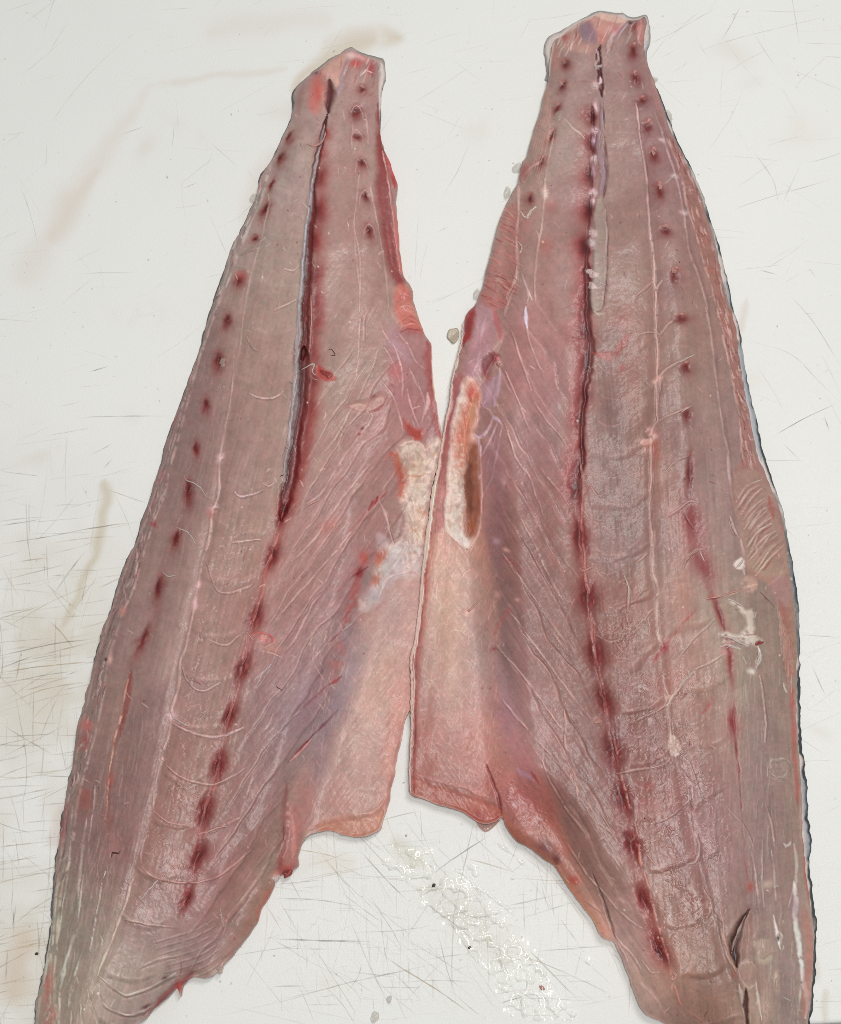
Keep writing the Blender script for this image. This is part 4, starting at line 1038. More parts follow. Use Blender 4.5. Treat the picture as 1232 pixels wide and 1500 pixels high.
# ---- midline
s.line([(879,66),(876,84),(878,104),(880,124),(882,142)], [4,8,6,8,5], (96,40,44), .95, h=-1.6, soft=.5, lab=6)
for (x, y, rx, ry, an) in [(866,170,9,15,0),(868,208,10,18,0),(864,254,10,22,4),(861,306,11,22,4),(855,362,10,22,4),(858,400,8,20,0),(858,428,10,22,0),(857,456,8,22,0),(856,487,14,20,0),(858,530,9,32,2),(854,580,11,24,4),(849,612,8,20,6),(850,654,8,28,5),(846,690,12,28,4),(844,720,11,26,0)]:
    s.blob(x - 5, y, rx * 1.9, ry * 1.25, an, (158,66,64), .65)
    s.blob(x, y, rx * 1.1, ry * 1.08, an, (118,24,28), .96, h=-.7, lab=6)
    s.blob(x + 2, y + 1, rx * .6, ry * .8, an, (74,14,18), .8)
s.line([(866,150),(869,190),(869,240),(866,290),(862,340),(859,390),(861,430),(862,470),(866,505),(864,545),(857,575),(855,610),(851,640),(854,668),(849,700)], [3,3,3,3,3,4,5,8,8,7,7,4,6,6,5], (92,32,34), .6, soft=.5, h=-.9)
for bi, (x, y, l, w, an) in enumerate([(851,786,30,10,-10),(861,874,28,12,-4),(872,958,26,11,-10),(885,1026,26,11,-12),(899,1100,30,14,-10),(913,1172,32,14,-16),(926,1240,28,12,-20),(944,1318,28,9,-26),(967,1390,30,10,-26)]):
    s.blob(x, y, w * 2.1, l * 1.4, an, (150,66,64), .62)
    s.blob(x, y, w * 1.25, l * 1.08, an, (114,18,24), .97, h=-1.3, lab=60 + bi)
    s.blob(x - 3, y - 3, w * .5, l * .65, an, (56,10,15), .8, h=-.6)
    for q in range(7):
        a = math.radians(an); o = RND.uniform(-w * .6, w * .7); p = RND.uniform(-l * .6, l * .6)
        xx, yy = x + o * math.cos(a) - p * math.sin(a), y + o * math.sin(a) + p * math.cos(a)
        s.line([(xx + 4 * math.sin(a), yy - 4 * math.cos(a)), (xx - 4 * math.sin(a), yy + 4 * math.cos(a))], 1.5, (194,112,104), .55, h=.15, taper=4)
s.line([(846,720),(851,786),(861,874),(872,958),(885,1026),(899,1100),(913,1172),(926,1240),(944,1318),(967,1390)], 12, (150,62,58), .38, soft=1, h=-.5)
s.line([(849,750),(852,776),(857,816),(858,838),(862,870),(866,912),(868,940),(872,962),(880,990),(886,1028),(890,1050),(902,1095),(908,1130),(922,1180),(932,1216),(938,1262),(950,1300),(962,1350),(978,1400),(983,1428),(990,1448),(997,1471),(1012,1484),(1030,1497)], 3, (206,140,128), .6, h=.3, brk=.42)
s.line([(849,668),(854,706),(853,740),(851,770)], 2.4, (206,160,150), .6, h=.3, brk=.3)
# grey membrane band and purple strip beside the midline
s.line([(881,150),(881,175),(879,200),(878,220),(882,240),(884,262),(880,280),(876,294)], [3,6,5,7,8,10,7,4], (152,124,126), .85, soft=.4, h=.6, lab=8)
s.poly([(872,290),(880,286),(886,310),(889,345),(888,380),(887,415),(884,448),(877,456),(866,454),(864,430),(868,400),(868,360),(871,330)], (164,142,130), .82, 5, h=1.0, lab=8)
for q in range(14):
    y = RND.uniform(300, 446); s.line([(RND.uniform(868, 876), y), (879, y + RND.uniform(-6, 10)), (887, y + RND.uniform(-4, 16))], RND.uniform(1.5, 4), RND.choice([(182,160,148),(146,120,110)]), .5, h=.2)
s.line([(886,300),(890,345),(889,382),(888,416),(885,450)], 3, (106,78,76), .6, h=-.6); s.line([(886,306),(888.5,345),(887.5,382),(886.5,416),(883,446)], 1.5, (206,186,172), .7, h=.2)
s.line([(886,200),(888,240),(889,262),(884,290)], 4, (92,58,64), .6, h=-.7); s.line([(884,150),(886,190)], 3, (90,50,58), .7)
for p in [[(873,72),(876,80),(876,88),(872,95),(875,99),(880,97)],[(879,112),(880,120),(876,124)]]:
    s.line(p, 4, (226,196,196), .9, h=.7, taper=4)
for (x, y, rx, ry, c) in [(873,125,6,6,(232,192,186)),(872,156,4,9,(222,184,184)),(871,190,6,5,(218,178,182)),(871,205,3,9,(206,166,176)),(871,233,4,6,(226,198,198)),(870,250,3,14,(196,150,156)),(869,283,6,5,(232,184,188)),(868,296,3,8,(220,180,180)),(868,341,6,6,(228,190,190)),(866,354,5,6,(222,190,190))]:
    s.blob(x, y, rx, ry, 0, c, .9, h=.6)
s.line([(868,455),(876,460),(886,458)], 5, (196,176,164), .7, h=.4, brk=.3)
# ---- tail end of the right fillet
s.poly([(880,20),(905,22),(920,30),(908,40),(893,50),(884,62),(874,60),(868,40),(862,28)], (204,156,144), .8, 16)
s.poly([(870,20),(884,17),(908,22),(918,30),(900,34),(884,30)], (220,188,172), .8, 6)
s.poly([(846,38),(858,33),(868,36),(874,58),(866,64),(854,60)], (148,124,136), .7, 14); s.blob(863,44,4,10,0,(156,108,120),.5)
s.poly([(820,56),(832,46),(846,38),(850,60),(868,66),(866,80),(840,74),(824,72)], (186,142,130), .7, 12); s.blob(824,54,8,8,20,(164,74,72),.8); s.line([(812,64),(814,90),(812,110)], 10, (180,124,112), .6)
s.line([(812,59),(806,90),(805,112)], 4, (220,190,180), .7); s.line([(822,52),(846,36),(868,26)], 4, (226,192,178), .7)
s.line([(920,34),(912,44),(904,56)], 4, (206,206,222), .8, h=.4, brk=.2); s.line([(914,32),(902,44),(894,58),(889,76)], 6, (206,180,176), .7, h=.3, brk=.2); s.blob(902,42,9,6,-30,(180,104,110),.6); s.line([(895,60),(891,74)], 7, (204,176,168), .6)
s.blob(930,40,8,11,10,(146,62,66),.85); s.line([(941,28),(940,46),(939,66)], 9, (200,140,126), .8, h=.6); s.blob(922,33,4,3,0,(60,36,44),.9); s.blob(944,25,5,3,0,(90,60,60),.7)
s.blob(880,58,8,12,0,(196,110,100),.5); s.blob(852,97,12,12,0,(172,142,132),.5)
s.line([(838,120),(858,119),(872,122)], 2, (140,100,96), .4)
for q in range(46):
    x = RND.uniform(815, 945); y = RND.uniform(24, 74)
    s.line([(x - 4, y + RND.uniform(5, 14)), (x, y), (x + RND.uniform(0, 5), y - RND.uniform(4, 12))], RND.uniform(1.3, 2.6), RND.choice([(222,190,178),(206,160,148),(160,84,80),(180,126,120),(226,202,194)]), .55, h=.25, taper=5)
# ---- blood spots
SPOTS_R = [(928,75,6,11,-8),(932,114,7,9,-14),(941,148,8,8,-20),(949,186,8,9,0),(956,226,9,10,-10),(966,279,9,12,-6),(975,337,8,10,0),(988,403,9,11,-4),(1000,466,11,8,0),(1005,538,9,11,0),(1007,608,7,13,0),(1011,690,7,28,-4),
           (829,95,6,9,12),(824,125,5,10,28),(816,158,4,10,30),(807,198,5,13,24),(793,238,5,13,26),(775,292,8,9,0)]
k0 = 20
for i, (x, y, rx, ry, an) in enumerate(SPOTS_R):
    rx *= RND.uniform(.75, 1.25); ry *= RND.uniform(.8, 1.25); an += RND.uniform(-10, 10)
    s.blob(x + RND.uniform(-4, 4), y + RND.uniform(-5, 8), rx * .8, ry * .7, an + 30, (126,58,52), .6)
    s.blob(x + RND.uniform(-2, 2), y + ry * .55, rx * 2.0, ry * 1.8, an, (138,92,88), .6)
    s.blob(x, y, rx, ry, an, (126,44,40) if i < 12 else (118,50,48), .93, h=-.7, brk=.22, lab=k0 + i, thr=.35)
    s.blob(x, y, rx * .5, ry * .6, an, (92,28,28), .6)
    s.blob(x - 1, y - ry * .75, rx * .8, 3, -10, (172,108,96), .55, h=.3)
    if i < 11:
        s.blob(x + 1, y - ry * .95, 2.2, 1.6, 0, (206,158,146), .7, h=.3)
for (x, y, rx, ry, an) in [(1014,765,17,34,-12),(1030,826,16,36,-24),(1052,895,6,30,-18),(1070,965,6,40,-4),(1074,1058,9,24,-2)]:
    s.blob(x, y, rx * 1.5, ry * 1.25, an, (164,90,86), .6); s.blob(x, y, rx * .8, ry, an, (132,42,46), .85, h=-.5, lab=50, thr=.35)
s.line([(1002,752),(1008,764),(1016,774)], 3.5, (90,24,30), .8, h=-.5); s.line([(1011,738),(1014,750)], 3, (110,36,40), .8)
s.line([(1076,1030),(1076,1070),(1080,1110),(1084,1150),(1086,1190)], 3.5, (138,62,58), .8, h=-.3); s.line([(1086,1190),(1090,1240),(1096,1300)], 3, (156,92,86), .5)
s.line([(1049,880),(1056,900),(1062,925)], 6, (120,32,40), .7)
s.blob(974,947,9,9,20,(150,34,44),.8); s.line([(980,940),(966,956),(958,970)], 6, (162,56,58), .7); s.line([(966,938),(974,946),(984,934),(1000,914),(1024,890)], 3, (170,70,66), .6, brk=.15)
s.line([(868,516),(890,522),(904,514),(924,488)], 12, (170,76,68), .6, brk=.2); s.line([(866,508),(880,524)], 4, (130,40,44), .7); s.blob(911,539,4,4,0,(186,80,70),.7); s.blob(955,650,12,12,0,(190,104,84),.6, brk=.3); s.blob(960,668,8,22,0,(180,100,84),.5)
s.line([(955,770),(954,785),(957,795)], 6, (170,78,68), .7)
s.blob(1100,1300,9,9,0,(172,82,76),.7); s.line([(1044,1020),(1036,1034),(1028,1046)], 6, (168,78,74), .6, brk=.2); s.blob(1010,1089,3,3,0,(130,40,44),.8); s.blob(954,1150,9,10,-20,(164,70,68),.5); s.blob(1004,1016,6,4,-35,(130,50,50),.7)
# ---- white lines on the loin
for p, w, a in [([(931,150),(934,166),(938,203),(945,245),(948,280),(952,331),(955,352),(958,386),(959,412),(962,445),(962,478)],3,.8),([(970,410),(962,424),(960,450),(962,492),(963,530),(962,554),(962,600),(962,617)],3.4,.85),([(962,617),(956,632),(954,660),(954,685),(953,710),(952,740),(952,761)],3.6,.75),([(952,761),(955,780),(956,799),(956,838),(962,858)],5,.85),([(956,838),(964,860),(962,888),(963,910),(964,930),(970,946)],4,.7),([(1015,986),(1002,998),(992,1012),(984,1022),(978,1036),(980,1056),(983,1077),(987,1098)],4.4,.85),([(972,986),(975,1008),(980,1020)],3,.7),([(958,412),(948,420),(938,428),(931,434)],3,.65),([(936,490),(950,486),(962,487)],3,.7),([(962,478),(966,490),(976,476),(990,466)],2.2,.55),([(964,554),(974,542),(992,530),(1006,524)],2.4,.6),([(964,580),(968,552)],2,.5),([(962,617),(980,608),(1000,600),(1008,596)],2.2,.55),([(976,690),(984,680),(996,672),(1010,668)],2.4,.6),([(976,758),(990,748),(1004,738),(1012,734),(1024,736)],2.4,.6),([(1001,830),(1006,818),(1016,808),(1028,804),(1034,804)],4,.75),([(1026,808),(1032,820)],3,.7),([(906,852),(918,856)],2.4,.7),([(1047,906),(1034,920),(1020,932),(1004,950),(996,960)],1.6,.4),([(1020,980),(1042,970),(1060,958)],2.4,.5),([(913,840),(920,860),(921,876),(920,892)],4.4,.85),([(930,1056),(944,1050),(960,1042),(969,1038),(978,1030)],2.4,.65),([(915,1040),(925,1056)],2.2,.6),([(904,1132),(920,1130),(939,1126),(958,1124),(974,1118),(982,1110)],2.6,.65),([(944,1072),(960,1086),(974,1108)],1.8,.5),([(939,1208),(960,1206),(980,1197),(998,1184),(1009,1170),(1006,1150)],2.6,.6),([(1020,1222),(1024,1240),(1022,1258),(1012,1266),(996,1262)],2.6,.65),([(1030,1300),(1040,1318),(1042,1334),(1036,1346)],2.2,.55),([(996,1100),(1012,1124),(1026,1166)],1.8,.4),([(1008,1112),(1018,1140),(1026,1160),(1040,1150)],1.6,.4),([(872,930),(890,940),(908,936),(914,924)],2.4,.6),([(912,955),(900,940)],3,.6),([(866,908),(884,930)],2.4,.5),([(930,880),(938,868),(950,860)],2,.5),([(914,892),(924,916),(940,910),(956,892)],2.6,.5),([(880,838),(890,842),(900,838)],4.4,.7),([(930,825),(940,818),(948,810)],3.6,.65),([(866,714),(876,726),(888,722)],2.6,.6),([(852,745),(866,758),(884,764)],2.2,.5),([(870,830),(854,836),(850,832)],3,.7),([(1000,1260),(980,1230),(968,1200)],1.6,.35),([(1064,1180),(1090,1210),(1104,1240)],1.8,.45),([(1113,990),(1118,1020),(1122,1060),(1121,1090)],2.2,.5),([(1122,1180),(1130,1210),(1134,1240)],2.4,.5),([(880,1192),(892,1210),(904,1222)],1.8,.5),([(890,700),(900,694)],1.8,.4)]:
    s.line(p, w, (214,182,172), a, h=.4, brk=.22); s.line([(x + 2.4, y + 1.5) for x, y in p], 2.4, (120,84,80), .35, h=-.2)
s.poly([(981,1078),(988,1078),(994,1088),(998,1098),(990,1108),(980,1098)], (214,186,172), .7, 4, brk=.2, h=.3)
for (x, y) in [(960,560),(964,555),(958,640),(940,648),(947,642),(952,630),(980,1020),(946,660)]:
    s.blob(x, y, 7, 5, -30, (222,184,172), .7, h=.4, brk=.35)
s.poly([(938,645),(948,640),(958,638),(956,648),(944,654)], (222,190,178), .7, 4, brk=.3)
for p, w in [([(959,164),(965,180),(971,194),(974,209),(980,228),(988,252),(995,280),(1001,309),(1005,335),(1009,363),(1016,384),(1022,401),(1030,428),(1037,454)],2.6),([(1034,450),(1040,480),(1044,508),(1048,550),(1053,585),(1057,612),(1062,642),(1067,662)],2.6),([(1066,660),(1068,690),(1071,708),(1074,735)],4)]:
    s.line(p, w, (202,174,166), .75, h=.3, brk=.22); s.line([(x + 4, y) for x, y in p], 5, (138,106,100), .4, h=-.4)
for (x, y) in [(971,206),(988,258),(1003,312)]:
    s.blob(x, y, 7, 4, 20, (212,188,182), .8, h=.4, brk=.25)
s.line([(976,268),(984,260),(990,259)], 2.6, (214,182,170), .8, h=.3)
# ---- ragged rim on the right
rin = [(976,200),(990,232),(998,262),(1006,300),(1014,325),(1022,350),(1030,380),(1040,412),(1048,442),(1053,463),(1060,500),(1065,520),(1072,555),(1079,586),(1085,633),(1086,670),(1072,702),(1075,740),(1084,780),(1090,815),(1100,845),(1114,850),(1130,858),(1138,872),(1146,920),(1152,980)]
rout = [(984,196),(1006,240),(1027,290),(1037,322),(1048,356),(1058,407),(1067,441),(1075,467),(1080.5,497),(1087,547),(1099,613),(1110,667),(1130,717),(1142,747),(1152,799),(1157,843),(1163,888),(1167,948),(1167,985)]
s.poly(rin + rout[::-1], (166,124,112), .9, 5, lab=9)
s.line(rin[:16], 3, (208,178,166), .7, h=.4, brk=.35)
for q in range(190):
    t = RND.random() ** .9; y = 205 + t * 480
    xa = np.interp(y, [p[1] for p in rin[:16]], [p[0] for p in rin[:16]]); xb = np.interp(y, [p[1] for p in rout[:12]], [p[0] for p in rout[:12]])
    x = RND.uniform(xa, xb - 1); l = RND.uniform(4, 13)
    s.line([(x - RND.uniform(0, 4), y - l), (x + RND.uniform(-2, 2), y), (x + RND.uniform(2, 7), y - l * .2)] if RND.random() < .4 else [(x - 2, y - l), (x, y), (x + 3, y + l * .7)], RND.uniform(1.4, 2.6), RND.choice([(206,172,160),(214,186,176),(136,84,78),(180,124,112),(150,108,100)]), .7, h=.3, taper=5)
s.line([(1040,330),(1050,370),(1060,420),(1070,455)], 3, (146,150,154), .5, brk=.2); s.line([(1082,505),(1088,550),(1098,602),(1106,640)], 3.4, (150,156,160), .6, brk=.15)
s.poly([(1073,702),(1086,690),(1118,694),(1138,745),(1150,800),(1152,840),(1116,845),(1090,815),(1080,770)], (172,142,126), .7, 10)
yk = 0.0
for k in range(19):
    yk += RND.uniform(3.5, 8.5); t = yk / 118; x0 = 1076 + t * 26 + RND.uniform(-4, 6); y0 = 728 + yk; x1 = 1112 + t * 36 + RND.uniform(-8, 3); y1 = 694 + t * 108 + RND.uniform(-4, 4)
    xm_, ym_ = x0 + (x1 - x0) * RND.uniform(.4, .6), y0 + (y1 - y0) * RND.uniform(.5, .72)
    s.line([(x0, y0), (xm_, ym_), (x1, y1)], RND.uniform(1.3, 2.5), (212, 186, 170), .8, h=.35, brk=.25)
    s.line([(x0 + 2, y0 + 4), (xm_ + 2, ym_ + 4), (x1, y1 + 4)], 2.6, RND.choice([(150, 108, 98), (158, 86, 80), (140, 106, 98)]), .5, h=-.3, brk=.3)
s.line([(1126,726),(1132,745),(1134,760)], 8, (166,82,74), .5, brk=.3)
s.line([(1069,756),(1074,774),(1084,790)], 4, (216,186,174), .85, h=.6); s.line([(1086,790),(1090,812),(1091,842)], 3.4, (210,180,172), .8, h=.5)
s.poly([(1076,826),(1086,816),(1092,820),(1090,832),(1080,832)], (222,200,190), .9, 4, h=.6)
s.poly([(1088,846),(1096,842),(1112,858),(1102,868),(1086,862)], (200,154,142), .6, 8, h=.3, brk=.4)
s.line([(1033,877),(1050,874),(1070,870),(1090,862),(1110,856)], [4,5,4,4], (218,178,164), .85, h=.8); s.blob(1043,875,8,4,0,(164,56,58),.7)
s.poly([(1066,878),(1074,880),(1086,888),(1094,894),(1104,892),(1106,910),(1104,928),(1090,938),(1084,930),(1096,916),(1088,898),(1074,888)], (206,180,172), .75, 7, h=.5, brk=.42)
s.poly([(1055,930),(1066,926),(1084,930),(1104,928),(1120,940),(1116,948),(1098,946),(1078,942),(1060,942)], (206,182,176), .75, 7, h=.5, brk=.42)
s.line([(1088,930),(1098,930),(1108,928)], 2.4, (150,50,56), .7); s.blob(1112,942,6,3,-15,(110,50,46),.8); s.line([(1055,948),(1068,945),(1086,951)], 3, (206,186,186), .8, h=.5, brk=.2); s.blob(1060,955,8,7,0,(190,130,130),.7, brk=.3)
s.line([(1110,946),(1112,962),(1106,984)], [4,7,5], (208,186,180), .85, h=.6); s.blob(1101,985,6,4,30,(212,190,184),.8, h=.5); s.line([(1088,961),(1093,972)], 4, (206,180,174), .7)
s.line([(1115,868),(1124,878),(1134,890)], 2, (110,70,68), .7, h=-.3)
s.poly([(1130,846),(1152,846),(1158,880),(1152,890),(1136,884)], (172,128,128), .7, 8); s.line([(1142,880),(1150,905),(1156,950),(1156,1000)], 12, (152,84,80), .5, soft=1, brk=.35); s.line([(1160,1000),(1162,1060),(1165,1120),(1168,1180)], 6, (170,86,80), .6, brk=.15)
for k in range(8):
    s.line([(1138 + k * 3, 880 + k * 8), (1142 + k * 2.6, 920 + k * 8), (1145 + k * 2, 960 + k * 8)], 1.6, (206,156,148), .55, h=.25, brk=.25)
s.line([(1122,858),(1140,846),(1150,822)], 2.4, (196,156,144), .6)
# muscle to the right of the slit and down the right edge
for p, w, a in [([(1163,1236),(1167,1262),(1166,1291),(1163,1305)],4,.6),([(1163,1291),(1166,1320),(1164,1340),(1170,1384),(1174,1410),(1178,1434),(1182,1462),(1180,1490)],6,.8),([(1133,1340),(1137,1358),(1140,1372),(1143,1390)],4,.85),([(1155,1330),(1162,1300)],3,.5),([(1130,1240),(1134,1280),(1137,1320)],2.4,.5),([(1117,1230),(1116,1280),(1120,1330)],2,.45),([(1100,1240),(1108,1290),(1114,1340)],2,.45),([(1062,1380),(1060,1360),(1056,1340)],2,.5),([(1055,1360),(1062,1390),(1072,1420)],3.4,.7),([(1082,1440),(1088,1470),(1092,1496)],4,.7),([(1108,1440),(1112,1470),(1116,1496)],3,.6),([(1170,1480),(1174,1440)],3,.5),([(1158,1234),(1152,1240),(1148,1236)],7,.55),([(1148,1000),(1152,1014)],6,.5)]:
    s.line(p, w, (210,190,186), a, h=.45, brk=.2)
s.line([(1178,1330),(1184,1380),(1184,1430),(1178,1490)], 13, (172,112,104), .7, brk=.2); s.blob(1164,1330,7,22,0,(160,116,128),.6)
s.line([(1176,1200),(1178,1240),(1181,1290),(1186,1330)], 4, (168,90,84), .7, brk=.2)
# the slit
s.poly([(1099,1329),(1088,1346),(1078,1372),(1072.7,1390),(1074,1410),(1078,1420),(1088,1414),(1098,1404),(1104,1378),(1107,1350),(1104,1338)], (150,112,106), .6, 14, h=-1.4, lab=51)
s.line([(1098,1332),(1088,1348),(1079,1370),(1074.5,1390),(1076,1408),(1080,1418)], [3,6,11,14,12,5], (58,22,22), .92, soft=.9, h=-1.8)
s.line([(1092,1342),(1083,1362),(1075,1384),(1072,1396)], 3, (206,172,158), .6, h=.5)
s.blob(1100,1368,8,26,8,(166,120,114),.55)
s.line([(1056,1360),(1064,1385),(1070,1404),(1078,1424)], 5, (206,168,154), .7, h=.8)
s.line([(1092,1447),(1092,1468),(1094,1500),(1095,1530)], [3,6,4,4], (84,46,44), .85, h=-1.8)
s.poly([(1108,1384),(1116,1376),(1128,1380),(1133,1392),(1130,1404),(1118,1410),(1108,1406),(1110,1396)], (186,158,144), .6, 9, h=.5); s.line([(1110,1384),(1118,1392),(1128,1388)], 2, (150,108,98), .5, h=-.3)
s.line([(1082,1424),(1084,1414),(1092,1409),(1102,1410),(1107,1416)], 4, (206,174,162), .45, h=.4); s.poly([(1090,1414),(1104,1412),(1107,1426),(1098,1440),(1092,1430)], (180,138,128), .4, 12, h=.1)
s.line([(1082,1424),(1088,1438),(1096,1448),(1108,1446)], 6, (194,164,152), .45, h=.4); s.blob(1076,1428,6,6,0,(176,104,96),.5)
s.blob(1139,1438,4,13,0,(202,166,148),.8, h=.5); s.blob(1141,1374,2.4,5,10,(60,22,26),.95, h=-.8); s.line([(1137,1362),(1146,1370),(1143,1384)], 2.4, (206,186,176), .7, h=.5)
s.blob(1126,1296,9,7,0,(190,166,150),.6, h=.4, brk=.3); s.line([(1134,1300),(1140,1298)], 3, (206,196,190), .7, h=.4)
s.line([(1031,1489),(1036,1480)], 5, (96,52,44), .8)
s.line([(985,1424),(990,1430),(988,1436),(982,1434)], 3, (222,164,156), .85, h=.7)
s.blob(876,1056,6,5,0,(206,150,144),.7, h=.6); s.blob(880,1058,3,3,0,(222,180,172),.7, h=.4)
# round scar
for k in range(22):
    a0 = RND.uniform(0, 6.28); r0 = RND.uniform(5, 20)
    s.line([(1141 + (r0 + RND.uniform(-5, 5)) * math.cos(a0 + q * .6), 1127 + (r0 + RND.uniform(-5, 5)) * math.sin(a0 + q * .6)) for q in range(4)], 2.2, RND.choice([(196,178,174),(178,152,146),(126,98,94)]), .5, h=.12, brk=.42)
s.blob(1141,1126,22,20,0,(172,146,140),.35, h=.3, brk=.35)
# foam on the flakes between bloodline and loin line
zone = np.zeros_like(s.h)
for (x, y, rx, ry) in [(945,1010,36,26),(940,1060,40,24),(945,1100,44,24),(950,1160,52,34),(970,1220,46,34),(990,1260,40,36),(1020,1330,40,44),(1000,1090,40,60),(1020,1160,50,60),(930,920,44,40),(1010,1010,40,40),(1050,1230,26,60),(985,1350,40,40),(985,1290,30,20),(920,740,40,50),(900,640,30,40)]:
    zone = np.maximum(zone, np.exp(-(((s.U - x) / rx) ** 2 + ((s.V - y) / ry) ** 2)))
foam = np.abs(fbm(s.X, s.Y, 8, 91, 3) - .5)
lowz = sstep(840, 960, s.V) * .75 + .25
fm = (1 - sstep(0, .045, foam)) * sstep(.3, .6, s.N) * zone * lowz
s.col += (lin((208,172,162)).astype(np.float32) - s.col) * (fm * .40)[..., None]
s.h += fm * .4; s.wet += zone * .9 * lowz
# faint arcs of flakes
for k in range(24):
    y = 500 + k * 38; x = np.interp(y, [p[1] for p in mid], [p[0] for p in mid])
    s.line([(x + 14, y - 10), (x + 34, y + 8), (x + 60, y + 6), (x + 84, y - 12)], 2, (204,172,162), .4, h=.25, brk=.42)
fibres(s, lambda r: (lambda t: (1080 + r.uniform(-40, 90), 960 + t * 560))(r.random()), 260, lambda x, y, r: (.02 + r.uniform(-.1, .1), -1), 40, 1.5, (190,164,156), .28, 19)
fibres(s, lambda r: (lambda t: (905 + r.uniform(-20, 60), 150 + t * 560))(r.random()), 150, lambda x, y, r: (r.uniform(-.6, .6), -.9), 16, 1.4, (196,164,150), .22, 20)
for q in range(70):
    x = RND.uniform(700, 756); y = RND.uniform(300, 450)
    if x < np.interp(y, [240,330,420,450], [766,732,708,700]) or x > np.interp(y, [300,340,400,450], [757,758,756,744]):
        continue
    s.line([(x - 12, y - 2 - RND.uniform(0, 8)), (x, y), (x + 9, y + RND.uniform(2, 10))], RND.uniform(1.6, 3), RND.choice([(206,158,148),(196,136,126),(140,62,62),(164,86,82),(186,120,112)]), .7, h=.4, taper=6)
s.poly([(756,300),(760,330),(757,405),(744,446),(716,452),(704,430),(722,370),(740,312)], (168,94,88), .45, 10, lab=10)
s.line([(760,262),(759,290),(759,312),(757,334),(756,360),(758,404),(752,424),(743,446),(738,462)], 4, (206,162,158), .7, h=.5, brk=.3)
s.line([(741,440),(744,430),(754,410),(757,390)], 3, (222,176,168), .8, h=.5); s.line([(758,354),(764,360),(763,368),(760,372)], 2.4, (226,192,184), .85, h=.6)
s.line([(762,310),(768,318),(772,318),(778,308),(786,302)], 2.6, (224,196,184), .85, h=.6)
s.line([(770,268),(764,262),(780,244),(792,236),(795,228)], 3, (196,140,130), .7, h=.4); s.blob(768,252,9,16,25,(150,66,66),.6); s.line([(764,275),(772,262),(780,250)], 2, (196,140,132), .5)
s.line([(812,190),(806,222),(800,250),(798,280),(797,300),(794,330),(790,350),(786,380),(783,410),(784,440)], 2.6, (206,166,154), .65, h=.35, brk=.2); s.blob(799,283,5,8,0,(216,180,168),.8, h=.4); s.line([(799,283),(806,283)], 3, (216,180,168), .7)
s.line([(764,400),(768,412),(774,430),(772,444)], 3, (206,178,176), .6, h=.3)
s.line([(838,403),(830,412),(828,424)], 2.2, (206,170,160), .6); s.blob(808,302,10,14,0,(168,90,86),.4); s.blob(800,360,12,16,0,(172,88,80),.4); s.blob(797,354,2,2,0,(226,170,150),.9)
s.line([(826,172),(838,186),(850,196),(857,203)], 2.4, (210,180,168), .6, h=.3); s.line([(790,240),(794,228)], 3, (150,60,60), .5)
for k in range(10):
    x = 800 - k * 3
    s.line([(802 + k * .6, 100 + k * 6), (792 + k, 150 + k * 8), (776 + k * 1.4, 210 + k * 8)], 1.8, (190,140,126), .45, h=.2, brk=.2)
for k in range(5):
    s.line([(952 + k, 100 + k * 9), (966 + k, 150 + k * 8), (976 + k, 186 + k * 4)], 1.6, (184,134,122), .5, h=.2, brk=.2)
for q in range(280):
    t = RND.random(); y = 110 + t * 1390
    xl = np.interp(y, [110,300,480,700,960,1170,1230,1380,1490], [806,742,684,640,606,604,756,904,958]); xr = np.interp(y, [110,300,500,720,900,1200,1500], [954,1028,1080,1130,1164,1174,1184])
    x = RND.uniform(xl + 8, xr - 6)
    c = RND.choice([(214,182,172),(206,172,162),(126,90,86),(154,84,80),(224,196,186)])
    an = RND.uniform(-1.2, 1.2); l = RND.uniform(1.5, 7)
    s.line([(x - l * math.sin(an), y - l * math.cos(an)), (x + RND.uniform(-2, 2), y), (x + l * math.sin(an), y + l * math.cos(an))], RND.uniform(1.2, 2.2), c, RND.uniform(.25, .6), h=.12, taper=3)
    if q % 3 == 0:
        s.blob(x + 14, y + 9, RND.uniform(.8, 1.6), RND.uniform(.8, 1.6), 0, RND.choice([(86,44,42),(120,50,50),(226,200,190)]), .7)
RNAMES = {0:'flesh',1:'belly_flap',2:'belly_rim',3:'belly_membrane',4:'fat_patch',5:'brown_stain',6:'bloodline',7:'bloodline',8:'membrane_strip',9:'trimmed_edge',10:'torn_flesh',50:'blood_streak',51:'slit'}
for i in range(9):
    RNAMES[60 + i] = 'bloodline'
for i in range(len(SPOTS_R)):
    RNAMES[k0 + i] = 'blood_spot'
M_RIM = tissue("pale_rim", (226, 192, 178))
M_BRIGHT = tissue("pale_shred", (226, 196, 192))
TONE_SHADE_L = [(403, 330, 1.186, 1.25, 1.291), (505, 330, 1.162, 0.997, 1.008), (395, 550, 1.084, 0.978, 0.993), (310, 620, 0.984, 0.853, 0.894), (480, 720, 1.148, 1.011, 0.964), (250, 900, 1.048, 0.905, 0.934), (460, 900, 1.04, 0.794, 0.734), (560, 1000, 1.158, 0.831, 0.774), (150, 1150, 1.047, 0.942, 0.951), (250, 1250, 0.883, 0.622, 0.627), (370, 1185, 0.919, 0.778, 0.728), (140, 1400, 1.316, 1.559, 1.391), (232, 1417, 1.005, 1.034, 1.099), (510, 1170, 0.892, 0.762, 0.735), (530, 970, 0.914, 1.086, 1.331), (480, 1090, 0.857, 0.923, 1.112)]  # regional colour gains: meat tone plus painted shade on the sloping sides
